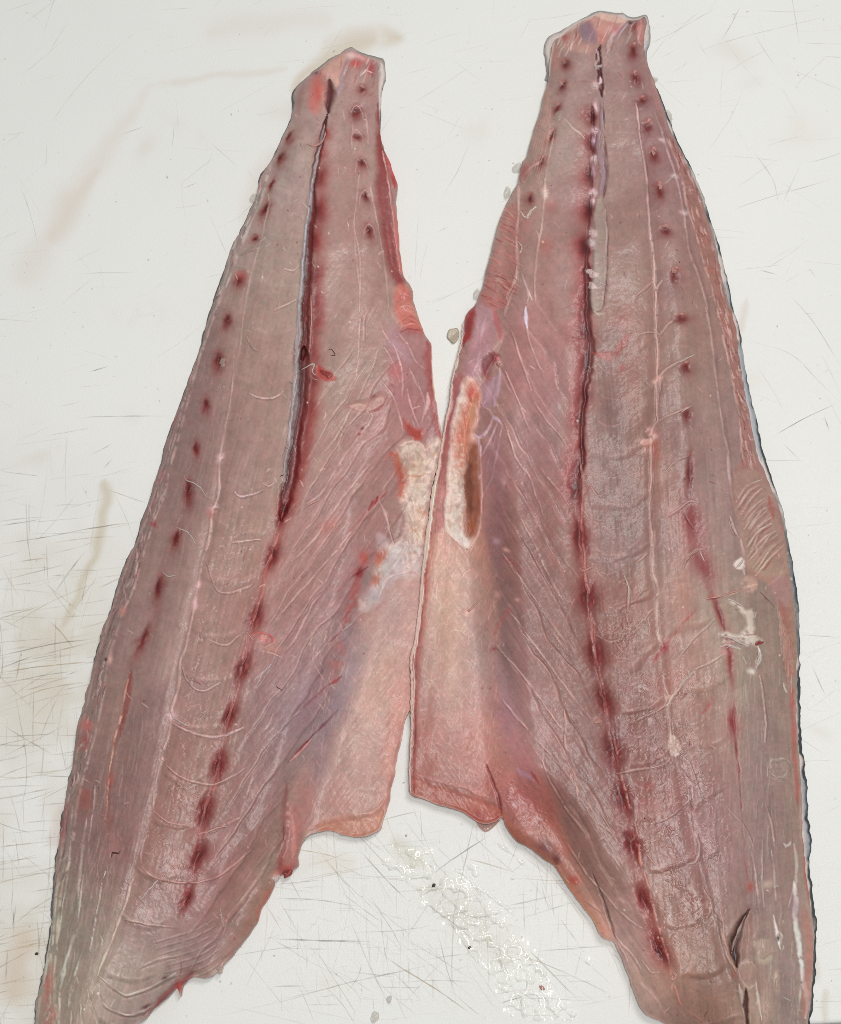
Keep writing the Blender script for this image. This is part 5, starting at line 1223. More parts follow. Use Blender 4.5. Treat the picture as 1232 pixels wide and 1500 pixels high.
TONE_SHADE_R = [(830, 300, 1.134, 1.219, 1.202), (915, 300, 0.937, 0.788, 0.866), (993, 440, 0.946, 0.816, 0.816), (790, 620, 1.263, 1.05, 1.112), (920, 620, 0.699, 0.52, 0.49), (1030, 640, 0.95, 0.875, 0.928), (776, 805, 0.878, 0.605, 0.58), (930, 1100, 0.655, 0.516, 0.532), (1030, 1020, 1.038, 1.14, 1.046), (1120, 1190, 1.143, 1.202, 1.081), (690, 1120, 0.617, 0.389, 0.384), (870, 1220, 1.069, 0.933, 0.831), (1010, 1410, 0.584, 0.439, 0.388), (930, 1445, 2.315, 2.514, 2.654), (1150, 1430, 1.188, 1.377, 1.323), (1063, 1200, 0.834, 0.788, 0.919), (655, 970, 0.695, 0.545, 0.587), (640, 880, 1.332, 1.335, 1.336), (700, 980, 0.847, 0.981, 1.117), (745, 1060, 2.828, 3.034, 3.471), (785, 1200, 0.648, 0.375, 0.363), (805, 990, 0.677, 0.411, 0.36)]
# ================================================================== assemble the fillets
LABEL_PART.clear()
LF.finish("fish_fillet", "left raw fish fillet with unbroken silver tendon along its midline", "raw fish fillets lying skin side down", LNAMES, TONE_SHADE_L)
LABEL_PART.clear(); LABEL_PART.update({5: "dark brown stained part of the cream fat patch"})
RF.finish("fish_fillet", "right raw fish fillet with brown stained fat patch and deep slit", "raw fish fillets lying skin side down", RNAMES, TONE_SHADE_R)


# skin showing past the flesh
def skin(F, pts, seed, c_rim, c_in, c_band, bandpts, x0, y0, x1, y1, jit):
    P = mixpoly(pts, 2.6, jit, seed)
    rag = (fbm(P[:, 0], P[:, 1], 13, 7, 3) - .5) * np.where(P[:, 1] > 930, 6.0, 2.0); cc = P.mean(0)
    P[:, 0] += rag * np.where(P[:, 0] > cc[0], 1, -1)
    sh = Sheet(x0, y0, x1, y1, 1.8, c_in)
    sd = signed(sh.U, sh.V, P, 30)
    for p, w, c, a in bandpts:
        sh.line(p, w, c, a, soft=.8, brk=.15)
    wn = fbm(sh.U, sh.V, 22, 88, 3)
    rim = (1 - sstep(1.0, 2.8, sd - (wn - .5) * 5.0)) * (.45 + .55 * sstep(.3, .55, wn))
    rim *= 1 - .55 * (sh.V < 130)
    if F is RF:      # the back skin is dark and ragged along the thick side
        rim = np.maximum(rim, sstep(930, 1000, sh.V) * sstep(1100, 1150, sh.U) * (1 - sstep(2.4, 5.0, sd - (wn - .5) * 9)))
    sh.col += (lin(c_rim).astype(np.float32) - sh.col) * rim[..., None]
    fl = signed(sh.U, sh.V, F.P, 22)
    ins = sd > 0
    cell = (ins[:-1, :-1] | ins[1:, :-1] | ins[:-1, 1:] | ins[1:, 1:]) & (fl[:-1, :-1] < 16)
    vis = np.zeros(ins.shape, bool)
    vis[:-1, :-1] |= cell; vis[1:, :-1] |= cell; vis[:-1, 1:] |= cell; vis[1:, 1:] |= cell
    U = sh.U.astype(float).copy(); V = sh.V.astype(float).copy()
    out = vis & ~ins
    q = snap(np.stack([U[out], V[out]], -1), P); U[out] = q[:, 0]; V[out] = q[:, 1]
    H = .0009 + .0010 * sstep(0, 4, np.maximum(sd, 0)) + .0003 * sh.N
    W = (unproj(U, V, H) - F.base).reshape(-1, 3)
    jj, ii = np.nonzero(cell)
    idx = np.arange(sh.ny * sh.nx).reshape(sh.ny, sh.nx)
    quads = np.stack([idx[jj, ii], idx[jj + 1, ii], idx[jj + 1, ii + 1], idx[jj, ii + 1]], -1)
    used, inv = np.unique(quads, return_inverse=True)
    inv = inv.reshape(quads.shape)
    Vt = W[used]; n = len(Vt); low = Vt.copy(); low[:, 2] = .0001
    e = np.concatenate([inv[:, [a, (a + 1) % 4]] for a in range(4)]); k = np.sort(e, 1).astype(np.int64); k = k[:, 0] * n + k[:, 1]
    uq, first, cnt = np.unique(k, return_index=True, return_counts=True)
    be = e[first[cnt == 1]]
    wall = np.stack([be[:, 1], be[:, 0], be[:, 0] + n, be[:, 1] + n], -1)
    C = sh.col.reshape(-1, 3)[used]
    me = raw_mesh("skin", np.concatenate([Vt, low]), np.concatenate([inv, wall]), np.concatenate([C, C * .8]), np.zeros(2 * n))
    link("skin", me, M_SKIN, F.root)


ledge = [(x - o * .6, y) for (x, y), o in zip([(408,215),(397,238),(384,255),(378,275),(374,292),(367,305),(361,322),(350,343),(342,360),(333,385),(322,418),(312,445),(302,478),(290,522),(274,565),(254,620),(243,650),(236,680),(219,735),(207,765),(200,795),(180,835),(163,890),(146,940),(131,1000),(115,1062),(107,1115),(101,1150),(96,1175),(91,1205),(86,1240),(80,1300),(77,1340),(72,1385),(65,1420),(58,1450),(53,1485),(50,1552)],
                                         [3,3,3,1,1,1,2,2,3,3,3,3,3,2,2,2,2,2,2,1,3,2,1,1.5,1,1,1,3,3,3,3,3.5,3,4,3,3,1.5,1.5])]
LSK = [(514,69),(507,73),(500,76),(486,84),(471,95),(462,102),(450,112),(438,123),(428.5,136),(427,150),(428,166),(418,190)] + ledge + [(150,1535),(180,1480),(250,1200),(330,900),(430,600),(530,300),(545,240),(563,220),(558,206),(558,191),(558,166),(559,143),(562.5,127),(566,109),(562.5,88),(555,84),(543,81),(530,77),(521,73)]
skin(LF, LSK, 8, (96, 96, 94), (176, 160, 152), None, [([(559,90),(561,110),(558,140),(556,170)], 6, (222,208,200), .9), ([(430,140),(428,165)], 4, (150,164,174), .8), ([(90,1200),(80,1300),(70,1400)], 7, (92,100,106), .8), ([(330,380),(300,480),(260,600)], 6, (70,72,72), .8)], 36, 60, 580, 1560, .45)
RSK = [(880.6,15.7),(893,17),(907,19),(915,21),(921,25),(934,25),(947,22),(951,34),(953,47),(951,65),(948,79),(950,95),(961,125),(972,152),(986,190),(992,206),(1009,239),(1019,260),(1031,290),(1041,323),(1051,352),(1060,388),(1069,422),(1074,452),(1083,478),(1088,515),(1097,569),(1109,617),(1118,663),(1127,690),(1140,728),(1147,750),(1155.5,794),(1162.5,832),(1169,877),(1171,910),(1171.5,962),(1172,1004),(1173,1048),(1174,1086),(1178,1112),(1180,1135),(1182,1159),(1184,1194),(1188,1229),(1186,1260),(1188,1291),(1191,1324),(1196.5,1348),(1197,1372),(1195.5,1400),(1193.6,1433),(1191,1469),(1188,1497),(1187,1548),(1120,1540),(1120,1200),(1100,900),(1020,500),(940,200),(900,120),(840,120),(801,118),(801,107),(799.5,89),(796.5,75),(798,65),(806,53),(819,46),(833,38),(845,31),(861,23),(871,17)]
skin(RF, RSK, 9, (62, 66, 69), (204, 192, 186), None, [([(1060,410),(1072,462)], 7, (142,152,160), .8), ([(1083,500),(1092,560),(1105,620),(1118,676)], 8, (142,152,160), .8), ([(948,60),(946,80)], 5, (140,152,168), .8), ([(1130,720),(1150,790),(1164,880),(1168,960)], 9, (98,102,104), .9), ([(1176,1130),(1180,1180),(1184,1230),(1184,1262)], 9, (132,140,148), .8), ([(1181,1150),(1186,1220)], 5, (70,76,84), .8), ([(1170,990),(1172,1080)], 6, (70,70,72), .9), ([(1190,1330),(1192,1400),(1188,1500)], 6, (84,76,76), .9), ([(1006,240),(1030,300),(1048,360)], 4, (60,66,70), .9)], 786, 8, 1208, 1556, .5)

RF.strand([(678,474),(678,492),(674,510),(670,526),(664,549),(661,572),(660,588),(655,610),(650,638),(645,668),(641,690),(634,720),(629.5,758),(624.5,793),(621,821),(616.5,875),(612.5,906),(609.5,934),(604,958),(602.5,974),(604,997),(603.4,1033),(603.6,1061),(601.8,1096),(600.2,1134),(601.6,1160)], [3,3,4,6,5,5,6,7,7,6.5,6.5,7,8,8,4,3.4,3], M_RIM, 'belly_rim', lift=.1, wob=1.4, flat=.5)
# threads, shreds and bones that lie on the flesh
for p, w, m in [([(341,388),(346,391),(358,391),(363,394),(367,400)],2.2,M_WHITE),([(270,698),(273,703),(284,708),(293,714),(300,724),(303,729)],2.8,M_WHITE),([(258,772),(262,774),(275,780),(283,790),(287,798)],2.8,M_WHITE),([(238,837),(243,843),(250,844),(259,842)],2.6,M_WHITE),([(303,729),(309,734),(314,741)],1.8,M_PINK),([(450,211),(458,214),(466,212),(474,204),(477,193)],5.5,M_PINK),([(444,748),(450,741),(458,736),(464,734)],[1.2,2.4,4.5,6],M_PINK),([(365,576),(371,581),(381,583)],2.2,M_WHITE),([(442,541),(452,536),(460,533),(458,545),(464,550)],3.2,M_WHITE),([(455,552),(462,556),(468,557)],2.4,M_PINK),([(308,569),(318,572),(322,562)],2.6,M_PALE),([(333,616),(342,615),(350,610)],2,M_PALE),([(217,1305),(224,1297),(231,1289)],5,M_WHITE),([(204,1320),(212,1311),(218,1302)],2.4,M_WHITE),([(250,1041),(253,1050),(262,1056),(275,1064)],3,M_WHITE),([(374,996),(386,985),(398,973)],1.8,M_WHITE),([(322,1330),(325,1342),(329,1350)],2,M_WHITE),([(298,1228),(306,1218),(318,1213),(333,1210)],4,M_PINK),([(360,925),(366,932),(372,938)],3,M_PINK)]:
    LF.strand(p, w, m)
for p, m in [([(481,512),(486,511),(491,521),(484,520)], M_DARK), ([(403,740),(408,738)], M_DARK), ([(410,698),(416,695)], M_DARK), ([(424,560),(429,563)], M_DARK), ([(404,1005),(411,1010),(414,1012)], M_DARK), ([(163,1256),(165,1250),(172,1250)], M_DARK)]:
    LF.strand(p, 1.8, m, "dark_fleck")
for (x, y, rx, ry, an, h, m) in [(478,548,9,5,25,.6,M_RED),(421,1279,9,5,-35,.8,M_RED),(404,1287,4,6,30,.7,M_WHITE),(326,531,5,6,0,.8,M_PALE),(367,366,16,4,-32,.7,M_PALE),(370,508,8,3,60,.6,M_PALE),(322,1421,6,5,0,.8,M_PALE),(350,292,1,1,0,.1,M_PALE),(348,360,1,1,0,.1,M_PALE)]:
    if rx > 1:
        LF.lump(x, y, rx, ry, an, h, m)
for p, w, m in [([(992,532),(1004,526),(1018,519)],3.6,M_WHITE),([(998,604),(1005,599),(1013,594)],3,M_WHITE),([(1001,829),(1006,818),(1016,808),(1026,803),(1034,804)],3.2,M_PINK),([(1033,877),(1052,874),(1072,868),(1092,861)],3.6,M_PINK),([(913,840),(920,858),(921,876),(920,890)],3.2,M_WHITE),([(1016,985),(1004,996),(995,1008)],3,M_WHITE),([(762,311),(767,318),(773,318),(779,308),(786,302)],2.2,M_WHITE),([(758,354),(764,361),(763,368)],2.4,M_WHITE),([(748,396),(753,405),(756,411)],2.4,M_PINK),([(742,447),(745,432),(753,417)],3,M_PINK),([(872,73),(876,80),(876,88),(872,95),(874,100),(880,97)],3.2,M_WHITE),([(978,267),(985,260),(991,259)],2.4,M_WHITE),([(868,182),(872,190),(877,192)],2.6,M_PINK),([(1110,950),(1112,962),(1107,982)],4.5,M_WHITE),([(1056,933),(1070,934),(1084,942),(1098,944)],4,M_WHITE),([(1062,950),(1074,946),(1086,951)],2.6,M_WHITE),([(1066,878),(1076,881),(1088,888)],4,M_WHITE),([(1078,832),(1086,824),(1090,818)],4,M_WHITE),([(1068,755),(1074,776),(1084,790)],3,M_PALE),([(790,240),(794,233),(795,227)],2,M_PALE),([(1010,398),(1000,393),(993,394)],2.4,M_PINK),([(686,895),(694,888),(706,877)],[5,2.4,1],M_PINK),([(983,1433),(987,1425),(992,1430),(988,1436)],2.4,M_PINK)]:
    RF.strand(p, w, m)
for (x, y, rx, ry, an, h, m) in [(868,401,10,6,10,.6,M_BRIGHT),(868,419,8,5,60,.6,M_BRIGHT),(868,341,7,4,0,.5,M_BRIGHT),(866,354,6,3,80,.5,M_BRIGHT),(869,283,6,4,0,.5,M_BRIGHT),(871,233,4,5,0,.8,M_BRIGHT),(873,126,5,5,0,.5,M_BRIGHT),(877,97,5,3,0,.9,M_WHITE),(1121,1391,12,13,0,.7,M_FAT),(731,534,4,4,0,1.0,M_PINK),(1139,1438,4,12,0,.6,M_FAT),(876,1057,6,4,0,1.0,M_PINK),(818,170,10,6,-35,.6,M_PALE),(1112,942,6,3,-15,.7,M_RED),(886,640,8,6,60,.5,M_PALE),(957,224,3,4,0,1.0,M_PINK),(967,273,4,4,0,1.0,M_PINK),(975,331,4,4,0,1.0,M_PINK),(987,397,4,4,0,1.0,M_PINK),(1100,868,1,1,0,.1,M_RED)]:
    if rx > 1:
        RF.lump(x, y, rx, ry, an, h, m)
for p in [[(995,383),(996,384)], [(1003,701),(1004,702)], [(1190,1330),(1191,1331)], [(944,1198),(945,1199)]]:
    RF.strand([p[0], (p[0][0] + .6, p[0][1] + .8), p[1]], 3.2, M_DARK, "dark_fleck")

# ================================================================== cutting board and table
PXM = DIST / FPX
E0 = unproj(1210.0, 1497.0, 0.0)
BA = math.radians(2.6)
ex = np.array([math.cos(BA), math.sin(BA)]); ey = np.array([-math.sin(BA), math.cos(BA)])
b = Sheet(-340, -420, 1580, 1640, 3.0, (233, 233, 229)); b.dim = 0
b.warp(7, 40, 3)
b.N = fbm(b.U, b.V, 34, 71, 4)
fine = fbm(b.U, b.V, 240, 72, 4)
b.col *= (1 + (fine - .5) * .06)[..., None]
# stains
LB = sstep(520, 1000, b.V) * (1 - sstep(60, 330, b.U))
b.col += (lin((208,198,180)).astype(np.float32) - b.col) * (LB * (.35 * sstep(.2, .8, b.N) + .35 * sstep(.3, .7, fbm(b.U, b.V, 90, 9, 4))) * .85)[..., None]
for p, w, c, a, br in [([(215,128),(180,185),(140,245),(100,310),(70,360),(35,410)],[10,22,34,40,36,40],(224,214,204),.45,.2),([(150,240),(110,300),(75,355)],[10,26,22],(220,207,192),.4,.2),([(215,132),(280,122),(350,110),(420,95)],[8,10,12,8],(222,211,199),.5,.3),([(300,45),(400,30),(480,25)],30,(224,214,206),.4,.3),([(152,704),(155,735),(148,770),(135,815),(115,860),(98,892),(90,918)],[12,13,12,10,9,9,6],(204,192,168),.75,.05),([(430,135),(440,112),(462,92),(490,75),(520,64),(560,60),(590,56)],[10,14,20,26,34,30,20],(212,198,178),.75,.12),([(470,60),(520,48),(570,44)],20,(220,208,196),.4,.3),([(396,225),(370,280),(350,330)],24,(226,214,208),.5,.1),([(60,930),(100,960),(60,1010),(20,1050)],90,(206,194,172),.35,.35),([(40,1380),(30,1430),(20,1470)],40,(206,184,158),.5,.2),([(90,1180),(80,1240)],18,(206,178,164),.4,.2),([(1090,440),(1086,490)],9,(216,198,186),.5,.2),([(576,1230),(600,1250),(626,1264)],22,(210,204,188),.6,.1),([(640,1300),(680,1330),(710,1360),(740,1400)],44,(212,208,196),.4,.3),([(1207,1440),(1214,1490)],8,(206,198,178),.6,.1),([(1198,1400),(1200,1430)],7,(210,202,186),.5,.1),([(450,1240),(480,1262),(520,1262)],26,(222,210,192),.4,.3)]:
    b.line(p, w, c, a, soft=1, brk=br, taper=10)
for q in range(60):
    x, y = RND.uniform(-200, 1400), RND.uniform(-200, 1500)
    b.blob(x, y, RND.uniform(10, 60), RND.uniform(8, 30), RND.uniform(-30, 30), RND.choice([(222,216,204),(226,220,210),(218,208,196)]), .35, brk=.45)
wz = np.zeros_like(b.h)
for (x, y, rx, ry) in [(640,1300,160,120),(760,1400,120,110),(560,1380,180,120),(1205,1330,40,160),(700,1240,70,40),(1190,900,60,300)]:
    wz = np.maximum(wz, np.exp(-(((b.U - x) / rx) ** 2 + ((b.V - y) / ry) ** 2)))
b.wet += wz * .55
# grid in the board's own directions
gx = np.arange(-.74, .16 + 1e-6, .0017); gy = np.arange(0, .86, .0017)
GX, GY = np.meshgrid(gx, gy)
WX = E0[0] + GX * ex[0] + GY * ey[0]; WY = E0[1] + GX * ex[1] + GY * ey[1]
warpz = (fbm(GX * 1000, GY * 1000, 26, 5, 3) - .5) * .00012
PT = np.stack([WX, WY, warpz], -1)
pu, pv = proj(PT)
ci = np.clip(((pu - b.x0) / b.step), 0, b.nx - 1.001); cj = np.clip(((pv - b.y0) / b.step), 0, b.ny - 1.001)
i0 = ci.astype(int); j0 = cj.astype(int); fx = (ci - i0)[..., None]; fy = (cj - j0)[..., None]


def samp(A):
    A = A if A.ndim == 3 else A[..., None]
    return (A[j0, i0] * (1 - fx) + A[j0, i0 + 1] * fx) * (1 - fy) + (A[j0 + 1, i0] * (1 - fx) + A[j0 + 1, i0 + 1] * fx) * fy


BC = samp(b.col); BW = samp(b.wet)[..., 0]
ny, nx = GX.shape
bb = np.array([E0[0], E0[1], 0.0]) + np.array([*(ex * -.3 + ey * .4), 0])
Vb = (PT - bb).reshape(-1, 3)
idx = np.arange(ny * nx).reshape(ny, nx)
Qb = np.stack([idx[:-1, :-1], idx[:-1, 1:], idx[1:, 1:], idx[1:, :-1]], -1).reshape(-1, 4)
ring = np.concatenate([idx[0, :-1], idx[:-1, -1], idx[-1, :0:-1], idx[:0:-1, 0]])
n = len(Vb); m_ = len(ring)
r2 = Vb[ring].copy(); r3 = r2.copy()
cen = Vb[ring].mean(0)
d = r2 - cen; d[:, 2] = 0; d /= np.linalg.norm(d, axis=1, keepdims=True)
r2 += d * .0016; r2[:, 2] = -.0018; r3 = r2.copy(); r3[:, 2] = -.0195
a_ = np.arange(m_); nxt = (a_ + 1) % m_
side = np.concatenate([np.stack([ring[nxt], ring, n + a_, n + nxt], -1), np.stack([n + nxt, n + a_, n + m_ + a_, n + m_ + nxt], -1)])
side = side[:, ::-1]
CB = BC.reshape(-1, 3)
cs = np.tile(lin((206, 203, 194)).astype(np.float32), (2 * m_, 1))
me = raw_mesh("cutting_board", np.concatenate([Vb, r2, r3]), np.concatenate([Qb, side[:, ::-1]]), np.concatenate([CB, cs]), np.concatenate([BW.ravel(), np.zeros(2 * m_)]))
board = link("cutting_board", me, M_BOARD, None, bb)
tag(board, "large white plastic cutting board, scratched and stained, under the fish", "cutting board")

# knife scratches: shallow scored strips with grime
SV, SQ, SC = [], [], []


def scratch(pts, w, c, a):
    P = spline(pts, 9)
    P = P + np.cumsum(np.random.RandomState(len(SV)).randn(*P.shape), 0) * .22
    P3 = unproj(P[:, 0], P[:, 1], np.full(len(P), .00022))
    lx = (P3[:, 0] - E0[0]) * ex[0] + (P3[:, 1] - E0[1]) * ex[1]; ly = (P3[:, 0] - E0[0]) * ey[0] + (P3[:, 1] - E0[1]) * ey[1]
    if ly.min() < .004 or lx.max() > .155 or lx.min() < -.735 or ly.max() > .85:
        return
    n_ = len(P); k0 = len(SV)
    for k in range(n_):
        t = k / max(1, n_ - 1)
        d = P3[min(n_ - 1, k + 1)] - P3[max(0, k - 1)]; d /= np.linalg.norm(d) + 1e-12
        nn = np.array([-d[1], d[0], 0]) * w * PXM / 2 * (min(1, .25 + 4 * min(t, 1 - t))) * RND.uniform(.7, 1.3)
        al = a * .62 * min(1, .15 + 3 * min(t, 1 - t)) * RND.uniform(.35, 1.3)
        cl = list(lin(c)) + [max(0.0, min(1.0, al))]
        SV.append(P3[k] + nn - bb); SV.append(P3[k] - nn - bb); SC.append(cl); SC.append(cl)
        if k:
            q0 = k0 + 2 * (k - 1)
            SQ.append((q0, q0 + 1, q0 + 3, q0 + 2))


GRIME = [(160,150,138),(180,166,146),(138,131,124),(192,172,138),(184,170,150)]
PALE = [(244,244,240)]


def scr(x, y, l, deg, w, c, a, bend=.03):
    an = math.radians(deg); dx, dy = math.cos(an) * l / 2, -math.sin(an) * l / 2
    k = RND.uniform(-bend, bend) * l
    w *= 1.25
    scratch([(x - dx, y - dy), (x + dy / l * k * 2, y - dx / l * k * 2), (x + dx, y + dy)], w, c, a)


# the long ones
for p, w, c, a in [([(0,797),(70,785),(140,772),(200,764)],1.5,GRIME[0],.75),([(0,770),(60,760)],1.3,GRIME[2],.6),([(25,823),(70,817)],1.6,GRIME[3],.6),([(0,690),(60,697)],1.3,GRIME[0],.5),([(110,612),(180,609),(250,609)],1.2,GRIME[0],.5),([(130,545),(160,536)],1.5,GRIME[2],.6),([(0,466),(45,456),(88,446)],1.4,(246,246,244),.7),([(60,640),(140,625)],1,GRIME[1],.35),([(130,668),(165,650)],1.2,GRIME[0],.5),([(150,688),(166,670)],1.8,GRIME[2],.45),([(150,715),(225,742)],1,GRIME[0],.4),
    ([(0,960),(80,942),(140,935)],1.5,GRIME[2],.6),([(0,984),(70,975),(150,968)],1.5,GRIME[3],.6),([(0,1003),(60,990),(110,984)],1.3,GRIME[2],.5),([(0,925),(80,880),(150,850)],1.2,GRIME[3],.5),([(40,1060),(100,1000)],1.2,GRIME[0],.4),([(0,1036),(70,1010),(130,1002)],1.4,GRIME[3],.5),([(0,1080),(90,1074)],1.2,GRIME[0],.5),([(0,1110),(100,1060)],1.2,GRIME[1],.5),([(20,1000),(40,1120),(30,1200)],1.2,GRIME[3],.4),
    ([(400,1375),(470,1378),(538,1380)],1.8,GRIME[2],.6),([(400,1316),(460,1318),(530,1328)],1.3,GRIME[0],.45),([(525,1243),(548,1268),(570,1292),(600,1322)],1.7,GRIME[1],.6),([(540,1310),(560,1340),(580,1370),(590,1392)],1.5,GRIME[1],.45),([(556,1397),(590,1420),(640,1450),(700,1492)],1.6,GRIME[3],.6),([(640,1360),(655,1420),(668,1460)],1.3,GRIME[0],.4),([(620,1292),(660,1262),(720,1222)],1.5,GRIME[2],.5),([(675,1256),(720,1268),(758,1280)],1.6,GRIME[3],.5),([(400,1466),(470,1450),(540,1432),(640,1412)],1.5,GRIME[0],.45),([(510,1452),(525,1430),(530,1410)],1.2,GRIME[3],.4),([(470,1440),(500,1470),(520,1500)],1.3,GRIME[3],.4),([(740,1390),(800,1412),(860,1438),(905,1462)],1.4,GRIME[3],.5),([(730,1470),(765,1460)],1.3,GRIME[2],.5),([(410,1240),(470,1250),(505,1260)],1.3,GRIME[3],.45),([(760,1346),(840,1322)],1,GRIME[0],.35),([(792,1294),(806,1340)],1.1,GRIME[0],.35),([(780,1394),(900,1384)],1.1,GRIME[0],.4),([(820,1345),(850,1386)],1.1,GRIME[0],.35),([(690,1300),(720,1350)],1.1,GRIME[0],.35),
    ([(1130,640),(1180,612),(1232,588)],1.5,GRIME[2],.6),([(1100,500),(1160,520),(1200,560),(1232,592)],1.2,GRIME[0],.3),([(1155,430),(1190,470),(1232,535)],1.3,GRIME[0],.45),([(1097,212),(1130,260),(1140,300)],1.2,GRIME[0],.4),([(1060,312),(1140,285),(1232,258)],1.1,GRIME[0],.35),([(1057,60),(1072,34),(1086,6)],1.2,GRIME[0],.4),([(940,70),(990,45),(1060,5)],1,GRIME[0],.35),([(1010,80),(1080,56),(1232,20)],1,GRIME[0],.3),([(1030,230),(1070,170),(1090,120)],1,GRIME[0],.25),([(1110,395),(1140,402)],1.4,GRIME[0],.5),([(1184,390),(1196,408)],1.5,GRIME[0],.5),([(1207,610),(1216,632)],2,GRIME[2],.6),([(1190,975),(1200,1000),(1210,1020)],2,GRIME[3],.5),([(1176,930),(1232,934)],1.2,GRIME[0],.4),([(1185,1040),(1225,1010)],1,GRIME[0],.3),([(640,300),(670,250),(690,200)],1,GRIME[0],.3),([(640,340),(660,330)],1,GRIME[0],.3),([(760,60),(780,20)],1,GRIME[0],.35),([(590,160),(640,130),(700,90)],.9,GRIME[0],.25),
    ([(210,45),(218,34)],1.6,GRIME[2],.5),([(252,217),(255,180)],1.1,GRIME[0],.4),([(265,277),(290,266)],1.5,GRIME[2],.45),([(325,182),(332,190)],1.5,GRIME[2],.45),([(104,330),(112,338)],1.6,GRIME[2],.5),([(175,198),(215,184)],1.1,GRIME[0],.4),([(70,80),(100,30)],.9,GRIME[0],.3),([(30,270),(45,320),(55,365)],1,GRIME[0],.35),([(310,210),(350,245)],1,GRIME[0],.3),([(60,200),(120,120),(190,50)],.9,GRIME[0],.25),([(0,20),(60,0)],.9,GRIME[0],.3)]:
    scratch(p, w, c, a)
# the many fine ones
for q in range(520):      # lower left, mostly along the grain
    y = 640 + 860 * RND.random() ** .8; x = RND.uniform(-120, 190)
    scr(x, y, RND.uniform(15, 130), RND.choice([RND.gauss(9, 6), RND.gauss(9, 6), RND.gauss(88, 6), RND.uniform(0, 180)]), RND.uniform(.7, 1.5), RND.choice(GRIME), RND.uniform(.12, .5) * min(1, .35 + (y - 600) / 400))
for q in range(300):      # between the thick ends
    x = RND.uniform(380, 940); y = RND.uniform(1190, 1496)
    scr(x, y, RND.uniform(15, 170), RND.choice([RND.gauss(5, 8), RND.gauss(-45, 12), RND.gauss(-60, 8), RND.gauss(90, 5), RND.uniform(0, 180)]), RND.uniform(.7, 1.3), RND.choice(GRIME), RND.uniform(.08, .36))
for q in range(300):      # right hand side
    x = RND.uniform(960, 1400); y = RND.uniform(-120, 1480)
    scr(x, y, RND.uniform(10, 130), RND.choice([RND.gauss(24, 8), RND.gauss(-50, 10), RND.uniform(0, 180), RND.gauss(0, 5)]), RND.uniform(.7, 1.3), RND.choice(GRIME), RND.uniform(.06, .3))
for q in range(330):      # top and the gap between the tails
    x = RND.uniform(-160, 1000); y = RND.uniform(-160, 640)
    scr(x, y, RND.uniform(6, 110), RND.choice([RND.gauss(35, 14), RND.gauss(10, 8), RND.uniform(0, 180)]), RND.uniform(.7, 1.2), RND.choice(GRIME), RND.uniform(.05, .24))
for q in range(170):      # grid-like cuts low on the board
    x = RND.uniform(400, 900); y = RND.uniform(1230, 1490)
    scr(x, y, RND.uniform(20, 70), RND.choice([RND.gauss(0, 2), RND.gauss(90, 2)]), RND.uniform(.7, 1.1), RND.choice(GRIME), RND.uniform(.06, .2))
for q in range(700):      # nicks and specks
    x = RND.uniform(-150, 1380); y = RND.uniform(-150, 1495)
    scr(x, y, RND.uniform(1.5, 7), RND.uniform(0, 180), RND.uniform(1, 2.4), RND.choice([(110,104,98),(140,130,120),(150,120,100),(176,160,140)]), RND.uniform(.12, .55))
me = bpy.data.meshes.new("knife_scratch")
me.from_pydata([tuple(v) for v in SV], [], SQ)
at = me.color_attributes.new("pigment", 'FLOAT_COLOR', 'POINT'); at.data.foreach_set("color", np.array(SC, np.float32).ravel())
M_SCR, nt, N, L, B = mat_new("scratch_grime")
a1 = N.new('ShaderNodeAttribute'); a1.attribute_name = "pigment"
L.new(a1.outputs['Color'], B.inputs['Base Color']); L.new(a1.outputs['Alpha'], B.inputs['Alpha']); B.inputs['Roughness'].default_value = .7
B.inputs['Specular IOR Level'].default_value = .1
sc_o = link("knife_scratch", me, M_SCR, board); sc_o["kind"] = "stuff"

# steel table beneath
M_STEEL, nt, N, L, B = mat_new("brushed_steel")
B.inputs['Metallic'].default_value = .9; B.inputs['Roughness'].default_value = .38; B.inputs['Base Color'].default_value = (.36, .37, .37, 1)
geo = N.new('ShaderNodeNewGeometry'); bp = N.new('ShaderNodeBump'); bp.inputs['Strength'].default_value = .1
L.new(noise(nt, geo.outputs['Position'], 220, 4), bp.inputs['Height']); L.new(bp.outputs[0], B.inputs['Normal'])
tv = [(-1.4, -1.0, 0), (1.4, -1.0, 0), (1.4, 1.3, 0), (-1.4, 1.3, 0), (-1.4, -1.0, -.04), (1.4, -1.0, -.04), (1.4, 1.3, -.04), (-1.4, 1.3, -.04)]
me = raw_mesh("table", tv, [(0, 1, 2, 3), (7, 6, 5, 4), (0, 4, 5, 1), (1, 5, 6, 2), (2, 6, 7, 3), (3, 7, 4, 0)], smooth=False)
tb = link("table", me, M_STEEL, None, (0, 0, -.0200)); tb["kind"] = "structure"

# ================================================================== water left on the board
M_WATER = bpy.data.materials.new("water"); M_WATER.use_nodes = True
nt = M_WATER.node_tree; nt.nodes.clear()
o_ = nt.nodes.new('ShaderNodeOutputMaterial'); mxs = nt.nodes.new('ShaderNodeMixShader'); tr = nt.nodes.new('ShaderNodeBsdfTransparent'); gl = nt.nodes.new('ShaderNodeBsdfGlossy'); fr = nt.nodes.new('ShaderNodeFresnel')
fr.inputs[0].default_value = 1.38; gl.inputs['Roughness'].default_value = .09; tr.inputs[0].default_value = (.985, .985, .98, 1)
nt.links.new(fr.outputs[0], mxs.inputs[0]); nt.links.new(tr.outputs[0], mxs.inputs[1]); nt.links.new(gl.outputs[0], mxs.inputs[2]); nt.links.new(mxs.outputs[0], o_.inputs[0])
w = Sheet(380, 1190, 1000, 1496, 1.3, (255, 255, 255))
dens = np.zeros_like(w.h)
